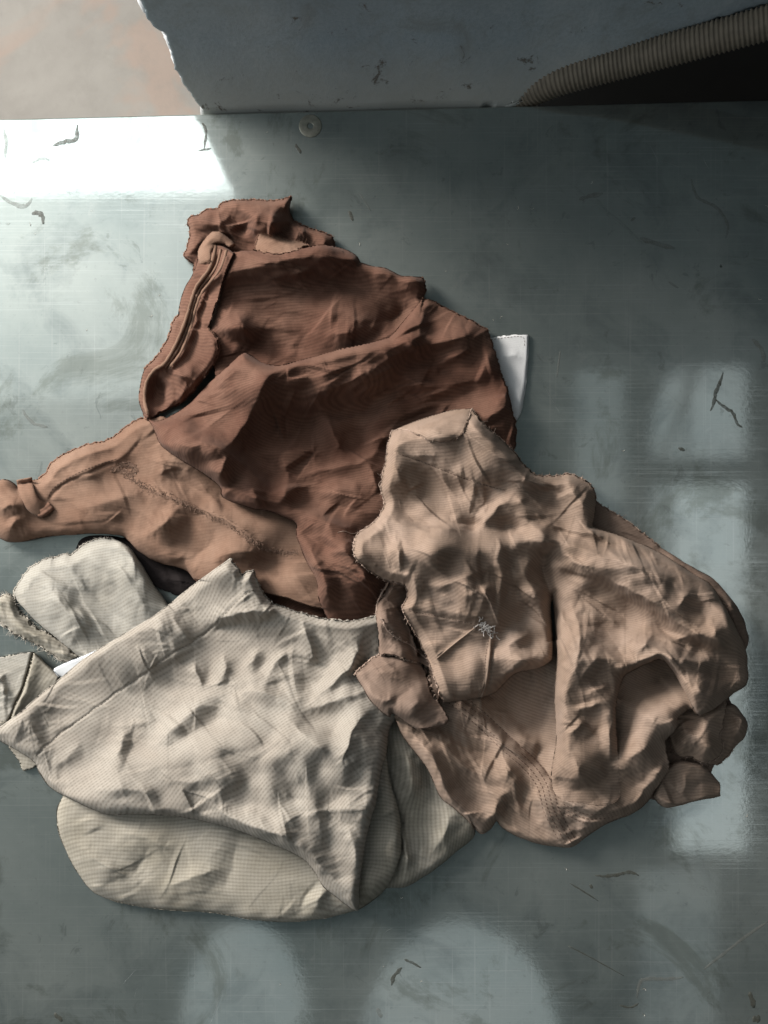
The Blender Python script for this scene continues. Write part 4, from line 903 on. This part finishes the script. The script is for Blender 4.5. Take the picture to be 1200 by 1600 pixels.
# lower body with the felled seams
TL = [('h', [(612, 1100), (700, 1040), (870, 1000), (960, 990), (1040, 1000), (1100, 1085), (1075, 1110)]), ('f', [(1075, 1110), (1060, 1122), (1057, 1139), (1043, 1155)]), ('c', [(1043, 1155), (1040, 1165), (1045, 1188), (1046, 1204)]),
      ('f', [(1046, 1204), (1026, 1232), (1005, 1260), (978, 1276), (955, 1284), (925, 1301), (894, 1323), (853, 1321), (812, 1309), (785, 1294), (776, 1283)]),
      ('f', [(776, 1283), (765, 1297), (750, 1302), (729, 1281), (710, 1264), (690, 1248), (680, 1230)]), ('f', [(680, 1230), (672, 1210), (659, 1189), (640, 1165), (627, 1147), (618, 1125), (612, 1100)])]
cloth('t_low', 'seat_panel', TL, 20, M_tan, tr, og,
      [(6, 14, 14, [(705, 1095), (740, 1120), (785, 1160), (825, 1195), (850, 1225), (862, 1262), (885, 1320)], 2, .05), (-5, 3, 4, [(722, 1092), (760, 1118), (802, 1155), (842, 1190), (868, 1222), (876, 1248)], 1.5, .05),
       (12, 12, 14, [(630, 1110), (650, 1150), (680, 1190), (700, 1240), (740, 1285)]), (-9, 9, 9, [(688, 1122), (712, 1155), (736, 1172), (785, 1178)]), (10, 14, 10, [(655, 1130), (690, 1160), (730, 1200), (770, 1225)]),
       (-9, 5, 8, [(682, 1222), (705, 1231), (730, 1234)]), (-7, 8, 8, [(737, 1220), (745, 1240), (730, 1262)]), (13, 10, 10, [(774, 1240), (775, 1262), (762, 1285)]), (-9, 7, 9, [(790, 1240), (795, 1262), (785, 1282)]),
       (12, 12, 12, [(780, 1190), (800, 1215), (815, 1240)]), (-8, 4, 8, [(805, 1228), (835, 1272), (857, 1312)]), (9, 12, 8, [(820, 1215), (850, 1265), (868, 1312)]),
       (-24, 34, 26, [(790, 1080), (820, 1110), (850, 1130)], 1.8, .2), (-12, 12, 12, [(850, 1160), (840, 1185), (830, 1200)]), (8, 8, 8, [(800, 1150), (830, 1160), (850, 1180)]),
       (9, 12, 8, [(868, 1240), (905, 1262), (950, 1266), (985, 1255), (1015, 1225), (1045, 1195)], 1.5, .08), (-8, 4, 5, [(878, 1256), (915, 1276), (955, 1276), (990, 1262), (1020, 1238)]), (8, 4, 5, [(880, 1266), (915, 1284), (958, 1282), (1000, 1262)]),
       (-7, 4, 5, [(885, 1250), (882, 1280), (892, 1315)]), (-8, 4, 6, [(905, 1275), (900, 1300), (895, 1322)]), (14, 26, 20, [(985, 1115), (1020, 1125), (1035, 1150)]), (10, 18, 14, [(970, 1200), (990, 1180), (1025, 1160)]),
       (-10, 7, 7, [(975, 1245), (1000, 1222), (1040, 1180)]), (6, 8, 8, [(1010, 1225), (1030, 1205), (1042, 1185)])],
      [(1000, 1170, 22, 42), (1040, 1080, -14, 40), (940, 1215, 22, 45), (900, 1240, 18, 38)], R=15, ce=.8, crm=[(6, 46, .7, 1.4), (2.6, 20, .2, 1.2)], seed=35, wr=0.7, uvrot=.6, blur=14)
T = Tubes()
base = np.array(cat([(708, 1088), (750, 1122), (792, 1162), (830, 1196), (852, 1228), (862, 1266), (890, 1318)], 6))
tg = np.gradient(base, axis=0); tg /= np.linalg.norm(tg, axis=1)[:, None]; nr = np.stack([-tg[:, 1], tg[:, 0]], 1)
for o_ in (-11, -3, 5, 12): stitches('t_low', (base + nr * o_)[::3], M_thr, tr, og, 4, 2.6, .6, .3)
for dy in (0, 7, 14): stitches('t_low', [(880, 1256 + dy), (915, 1272 + dy), (955, 1270 + dy), (985, 1260 + dy * .6)], M_thr, tr, og, 4, 2.6, .55, .3)
# rolled pocket bits with frayed mouths
cloth('t_roll', 'torn_pocket', [('c', [(554, 1054), (566, 1042), (590, 1024), (612, 1026), (640, 1032), (660, 1042), (668, 1060), (673, 1082), (688, 1099)]), ('h', [(688, 1099), (700, 1130), (650, 1140)]), ('f', [(650, 1140), (615, 1116), (608, 1121), (582, 1099), (566, 1074), (554, 1054)])],
      18, M_tan2, tr, og, [(7, 8, 10, [(575, 1065), (600, 1050), (640, 1055)]), (-10, 7, 7, [(608, 1118), (628, 1085), (650, 1070), (665, 1066)]), (9, 10, 8, [(585, 1085), (605, 1095), (620, 1080)]), (6, 7, 7, [(640, 1110), (660, 1090)])], R=12, ce=.85, Rc=14, crm=[(3, 28, 0, 1)], seed=36)
fringe('t_roll', M_tedge, tr, og, 1.9, 1.0, 5)
cloth('t_bag', 'pocket_bag', [('f', [(610, 909), (600, 928), (589, 944), (587, 961), (591, 993), (592, 1022)]), ('c', [(592, 1022), (612, 1024), (640, 1032), (668, 1044), (674, 1075), (684, 1096)]), ('h', [(684, 1096), (700, 1060), (680, 960), (650, 905), (610, 909)])],
      12, M_tan2, tr, og, [(-22, 12, 9, [(648, 992), (655, 1008), (662, 1022)], 2, .3), (8, 8, 12, [(596, 940), (610, 975), (640, 1000)]), (8, 9, 7, [(598, 1000), (625, 1015), (650, 1028)]), (-7, 6, 6, [(600, 965), (615, 990), (640, 1012)])], R=6, ce=.9, crm=[(3, 26, 0, 1)], seed=37)
fringe('t_bag', M_tedge, tr, og, 1.6, 1.0, 5)
T = Tubes(); rr = random.Random(12)
L = LAYERS['t_bag']
for pts in ([(609, 908), (598, 925), (590, 942), (588, 960)], [(597, 968), (606, 985), (625, 1000), (642, 1008), (652, 1018), (665, 1028)]):
    s = cat(pts, 7); z = zat(L, s[:, 0], s[:, 1])
    T.add([W(a + rr.uniform(-.7, .7), b_ + rr.uniform(-.7, .7), c_ + 1.2) for (a, b_), c_ in zip(s, z)], np.array([rr.uniform(.8, 1.7) for _ in s]) * U, 5)
    for a, b_ in s[::1]:
        z0 = float(zat(L, a, b_))
        for _ in range(2):
            dx, dy = rr.uniform(-5, 5), rr.uniform(-4, 3); T.add([W(a, b_, z0 + 1), W(a + dx * .6, b_ + dy, z0 + 3), W(a + dx, b_ + dy * .4, z0 + 2)], np.array([.45, .4, .25]) * U, 3)
T.build('frayed_edge', M_tedge, tr, og)
# main: left dome, upper hollow and the leg at the right
TM = [('c', [(612, 673), (606, 695), (602, 725), (595, 763), (601, 785), (598, 797), (583, 817), (557, 837), (553, 867), (570, 886), (584, 897), (606, 908), (633, 913)]),
      ('c', [(633, 913), (637, 930), (629, 952), (645, 984), (664, 1020), (679, 1060), (692, 1098)]),
      ('f', [(692, 1098), (715, 1096), (747, 1091), (773, 1083), (790, 1066), (807, 1052), (840, 1045), (860, 1034), (864, 1022), (863, 987), (861, 950), (863, 930)]),
      ('f', [(863, 930), (868, 984), (870, 1025), (866, 1086), (869, 1155), (862, 1200), (862, 1228), (872, 1246), (900, 1253), (940, 1258), (962, 1252), (969, 1232), (966, 1180), (962, 1120), (966, 1085), (975, 1058), (985, 1050), (1010, 1038), (1032, 1031), (1050, 1048), (1072, 1086), (1089, 1116), (1105, 1114), (1122, 1104), (1146, 1084)]),
      ('f', [(1146, 1084), (1166, 1070), (1169, 1045), (1164, 1010), (1145, 970), (1127, 938), (1112, 915), (1085, 897), (1032, 864), (983, 842), (942, 828), (926, 822)]),
      ('f', [(926, 822), (930, 800), (931, 781)]),
      ('c', [(931, 781), (927, 763), (910, 748), (890, 740), (873, 743), (840, 742), (820, 727), (807, 710), (780, 683), (753, 660), (738, 638)]), ('f', [(738, 638), (705, 641), (673, 650), (640, 661), (612, 673)])]
cloth('t_main', 'main_panel', TM, 28, M_tan, tr, og,
      [(19, 14, 62, [(590, 725), (625, 695), (670, 683), (725, 680), (775, 712), (840, 752)], 1.3, .15), (-14, 50, 7, [(615, 806), (640, 814), (668, 824), (700, 816), (742, 818), (765, 795), (785, 775)], 1.5, .1), (17, 4, 95, [(610, 816), (645, 824), (672, 832), (705, 826), (742, 830), (768, 800), (790, 778)], 1.5, .1),
       (-6, 14, 20, [(660, 735), (710, 755), (760, 770)], 1.6, .15), (14, 12, 18, [(735, 650), (770, 690), (815, 728), (860, 748), (905, 755)], 1.5, .08), (-1.8, 2, 2, [(612, 705), (640, 715), (673, 727), (740, 753), (793, 767)], 2, .02),
       (7, 7, 8, [(618, 720), (625, 745), (640, 765)]), (-5, 6, 6, [(630, 730), (640, 760), (655, 775)]), (-8, 5, 9, [(620, 822), (630, 853), (633, 908)]), (8, 12, 4, [(610, 830), (622, 860), (624, 905)]), (6, 8, 8, [(565, 850), (585, 835), (605, 820)]),
       (7, 10, 12, [(745, 832), (772, 800), (793, 772)]), (-9, 12, 8, [(775, 830), (800, 822), (818, 838)]), (12, 8, 7, [(808, 845), (840, 846), (872, 850)]), (-16, 8, 12, [(830, 870), (855, 868), (880, 862)]),
       (9, 10, 9, [(795, 845), (812, 875), (822, 905), (842, 935), (852, 975)]), (-9, 8, 9, [(775, 860), (795, 888), (808, 918), (800, 940)]), (6, 8, 8, [(760, 850), (778, 875), (785, 910)]), (8, 8, 8, [(815, 930), (830, 925), (842, 945)]), (-7, 7, 6, [(812, 950), (830, 942), (845, 960)]),
       (5, 6, 8, [(640, 912), (683, 916), (740, 896), (780, 875)]), (-4, 6, 5, [(650, 922), (690, 925), (715, 912)]), (5, 6, 8, [(712, 938), (745, 925), (775, 912)]), (-4, 6, 6, [(700, 945), (745, 935), (780, 930)]), (5, 7, 9, [(665, 940), (720, 960), (800, 960)]),
       (-2.5, 3, 3, [(640, 953), (690, 962), (740, 973)], 2, .02), (3, 2.5, 3, [(683, 1027), (712, 1004), (743, 981)], 1.5, .02), (4, 3, 3, [(767, 997), (763, 1025), (760, 1052), (753, 1087)], 1.5, .02), (-4, 3, 4, [(772, 1000), (769, 1030), (764, 1060), (758, 1086)], 1.5, .05),
       (7, 8, 9, [(775, 1030), (805, 1000), (845, 980)]), (-6, 6, 6, [(785, 1040), (815, 1012), (850, 1000)]), (-4, 4, 5, [(826, 998), (832, 1015), (832, 1032)]), (6, 8, 8, [(780, 1055), (820, 1030), (855, 1020)]), (5, 6, 8, [(785, 985), (815, 985), (840, 972)]),
       (13, 60, 50, [(700, 870), (720, 940), (730, 1000)], 2, .3), (-20, 12, 12, [(846, 880), (852, 905), (862, 935)], 1.5, .1),
       # leg
       (13, 12, 22, [(800, 790), (850, 835), (920, 862), (1000, 890), (1080, 925)], 1.2, .2), (12, 20, 10, [(880, 880), (940, 900), (1010, 935), (1060, 975), (1120, 1000), (1160, 1010)], 1.2, .2), (11, 22, 9, [(870, 920), (900, 960), (905, 1020), (885, 1080), (885, 1160), (900, 1220)], 1.3, .2),
       (-9, 10, 12, [(1000, 955), (1060, 1000), (1130, 1030)]), (10, 10, 16, [(970, 1005), (1020, 1012), (1080, 1045), (1110, 1085)], 1.2, .2),
       (9, 5, 6, [(804, 777), (835, 800), (861, 818), (890, 827), (914, 831), (950, 840)], 1.5, .08), (-6, 5, 5, [(800, 786), (830, 808), (860, 828), (900, 838), (940, 847)]), (9, 8, 7, [(880, 750), (900, 775), (922, 808)]), (-8, 6, 7, [(895, 752), (915, 780), (928, 815)]),
       (-12, 10, 14, [(800, 770), (830, 768), (870, 770), (900, 790)]), (-9, 6, 7, [(898, 852), (918, 868), (959, 880), (1007, 904), (1056, 920)]), (8, 8, 7, [(905, 845), (940, 858), (985, 878), (1030, 895), (1080, 910)]),
       (10, 14, 9, [(875, 850), (895, 875), (925, 890), (920, 905)]), (9, 9, 8, [(935, 905), (970, 915), (1003, 930), (1035, 950), (1062, 968)]), (-9, 7, 8, [(925, 918), (960, 930), (1000, 948), (1045, 975), (1070, 983)]),
       (9, 7, 7, [(1055, 955), (1068, 938), (1074, 925)]), (-7, 6, 7, [(1040, 930), (1058, 942), (1062, 962)]), (-9, 6, 8, [(1062, 984), (1090, 980), (1114, 974)]), (11, 9, 8, [(1010, 998), (1050, 1000), (1090, 990), (1115, 986)]), (11, 7, 9, [(1112, 958), (1117, 985), (1126, 1005), (1135, 1020)]),
       (-8, 8, 7, [(1095, 945), (1100, 965), (1108, 980)]), (8, 12, 8, [(1120, 935), (1140, 975), (1155, 1015)]), (10, 9, 8, [(985, 1022), (1005, 1012), (1018, 990), (1010, 975)]), (-10, 7, 6, [(975, 1010), (990, 1030), (988, 1048)]), (10, 7, 7, [(962, 1048), (985, 1042), (1010, 1030), (1032, 1024), (1055, 1042), (1075, 1075)], 1.5, .08),
       (-12, 10, 12, [(985, 1040), (970, 1020), (955, 1000)]), (12, 16, 14, [(875, 960), (895, 1010), (890, 1060)]), (9, 9, 10, [(935, 1000), (930, 1030), (914, 1052), (900, 1080)]), (-8, 6, 7, [(948, 1010), (942, 1040), (925, 1062), (905, 1078)]),
       (-9, 4, 6, [(888, 1104), (915, 1097), (943, 1088)]), (8, 5, 6, [(890, 1113), (920, 1105), (948, 1094)]), (-7, 4, 5, [(917, 1076), (935, 1066), (955, 1056)]), (7, 4, 5, [(912, 1086), (935, 1076), (958, 1066)]), (-7, 4, 6, [(876, 1144), (890, 1130), (912, 1120)]), (7, 5, 6, [(880, 1152), (900, 1138), (918, 1128)]), (-6, 4, 5, [(908, 1160), (925, 1148), (940, 1130)]), (-5, 5, 6, [(920, 1120), (932, 1108), (950, 1105)]),
       (8, 8, 8, [(959, 1062), (960, 1106), (953, 1152), (962, 1205)]), (-6, 6, 6, [(940, 1100), (938, 1140), (945, 1190)]), (7, 8, 8, [(900, 1180), (905, 1210), (935, 1235)]), (-6, 6, 7, [(885, 1185), (890, 1210), (915, 1235)]), (6, 6, 7, [(925, 1190), (942, 1205), (948, 1230)]),
       (-6, 5, 7, [(1117, 1075), (1140, 1072), (1165, 1070)]), (-6, 5, 7, [(1108, 1048), (1130, 1055), (1160, 1062)]), (9, 10, 9, [(1050, 1020), (1085, 1035), (1120, 1040)]), (-7, 8, 8, [(1060, 1005), (1100, 1015), (1135, 1035)]), (7, 8, 8, [(1085, 1060), (1100, 1085), (1130, 1085)]),
       (-6, 7, 7, [(945, 940), (965, 955), (985, 975)]), (7, 7, 7, [(930, 950), (955, 965), (970, 985)]), (5, 6, 6, [(880, 900), (910, 915), (930, 940)])],
      [(1060, 960, 10, 70), (715, 920, 20, 85), (650, 870, 10, 40), (900, 1090, 8, 50), (965, 1190, -34, 40), (915, 1258, -70, 34), (866, 1230, -34, 24), (968, 1222, -44, 30), (683, 858, 12, 26), (718, 868, 17, 32), (660, 760, -6, 40), (1120, 1040, 6, 40)], R=15, ce=.7, Rc=16, crm=[(6, 55, .6, 1.5), (3, 24, .3, 1.3)], seed=39, wr=0.75, uvrot=.0, blur=14)
fringe('t_main', M_tedge, tr, og, 1.15, .75, 4.2)
cloth('t_flap', 'folded_corner', [('f', [(612, 673), (640, 661), (673, 650), (705, 641), (738, 638)]), ('c', [(738, 638), (730, 660), (720, 681)]), ('c', [(720, 681), (700, 690), (673, 689), (655, 680), (635, 672), (612, 673)])], 5, M_tan, tr, og,
      [(4, 8, 8, [(650, 668), (690, 662), (720, 655)]), (3, 6, 6, [(675, 665), (690, 678)])], R=6, ce=.7, Rc=10, crm=[(2, 22, 0, 1)], seed=40, blur=4)
fringe('t_flap', M_tedge, tr, og, .9, .9, 3.4)
T = Tubes()
stitches('t_main', [(612, 705), (640, 715), (673, 727), (740, 753), (793, 767)], M_thr, tr, og, 4, 1.4, .4)
stitches('t_main', [(640, 955), (690, 964), (738, 975)], M_thr, tr, og, 3.2, 1.6, .35)
stitches('t_main', [(763, 1000), (759, 1025), (756, 1052), (749, 1085)], M_thr, tr, og, 3.2, 1.6, .35)
T = Tubes()
cord('t_main', [(682, 1029), (712, 1004), (743, 980)], 1.3, M_tedge, tr, og, 0, T=T)
cord('t_main', [(767, 990), (765, 1015), (762, 1045), (758, 1070), (752, 1088)], 2.0, M_tedge, tr, og, 0, T=T)
T.build('piping', M_tan, tr, og)
# white loose threads at the pocket corner
T = Tubes(); rr = random.Random(3); L = LAYERS['t_main']
for k in range(34):
    x = 758 + rr.gauss(0, 7); y = 980 + (x - 757) * .5 + rr.gauss(0, 3); z = float(zat(L, x, y)) + .6; a = rr.uniform(-.9, 2.6); p = [(x, y, z)]
    for _ in range(5): a += rr.uniform(-.9, .9); x += math.cos(a) * 1.9; y += math.sin(a) * 1.9; p.append((x, y, float(zat(L, x, y)) + rr.uniform(.6, 2.4)))
    T.add([W(*q) for q in p], .7 * U, 4)
T.build('loose_threads', plain_mat('white_thread', (.62, .57, .53), .9, .1, 300), tr, og)
# stray threads reaching out of the frayed edges
T = Tubes()
for p in ([(560, 832, 60), (550, 834, 58), (538, 830, 52), (528, 832, 46)], [(600, 748, 60), (592, 756, 58), (595, 764, 58)], [(602, 735, 62), (594, 742, 58), (590, 740, 56)]):
    P_ = np.array(p, float); zz = zat(LAYERS['t_main'], 575, 835)
    H_ = [max(H[int(np.clip((b_ - GY0) / ST, 0, H.shape[0] - 1)), int(np.clip((a - GX0) / ST, 0, H.shape[1] - 1))], 1) + 1.5 for a, b_, _ in p]
    s = cat([q[:2] for q in p], 5); zs_ = np.interp(np.linspace(0, 1, len(s)), np.linspace(0, 1, len(H_)), H_)
    T = Tubes(); T.add([W(a, b_, c_) for (a, b_), c_ in zip(s, zs_)], .5 * U, 4); T.build('loose_thread', M_tedge, tr, og)
# lint and grit on the table
T = Tubes(); rr = random.Random(31)
for k in range(46):
    x, y = rr.uniform(0, 1200), rr.uniform(190, 1600)
    if H[int(np.clip((y - GY0) / ST, 0, H.shape[0] - 1)), int(np.clip((x - GX0) / ST, 0, H.shape[1] - 1))] > 0: continue
    a = rr.uniform(0, 6.28); l = rr.uniform(1, 4)
    T.add([W(x, y, .4), W(x + math.cos(a) * l, y + math.sin(a) * l, .6), W(x + math.cos(a + .5) * l * 1.6, y + math.sin(a + .5) * l * 1.6, .4)], rr.uniform(.2, .45) * U, 3)
lo = T.build('lint', plain_mat('pale_lint', (.5, .47, .42), .9, .3, 300)); lo['kind'] = 'stuff'; lo['label'] = 'tiny flecks of lint scattered on the metal table'; lo['category'] = 'lint'
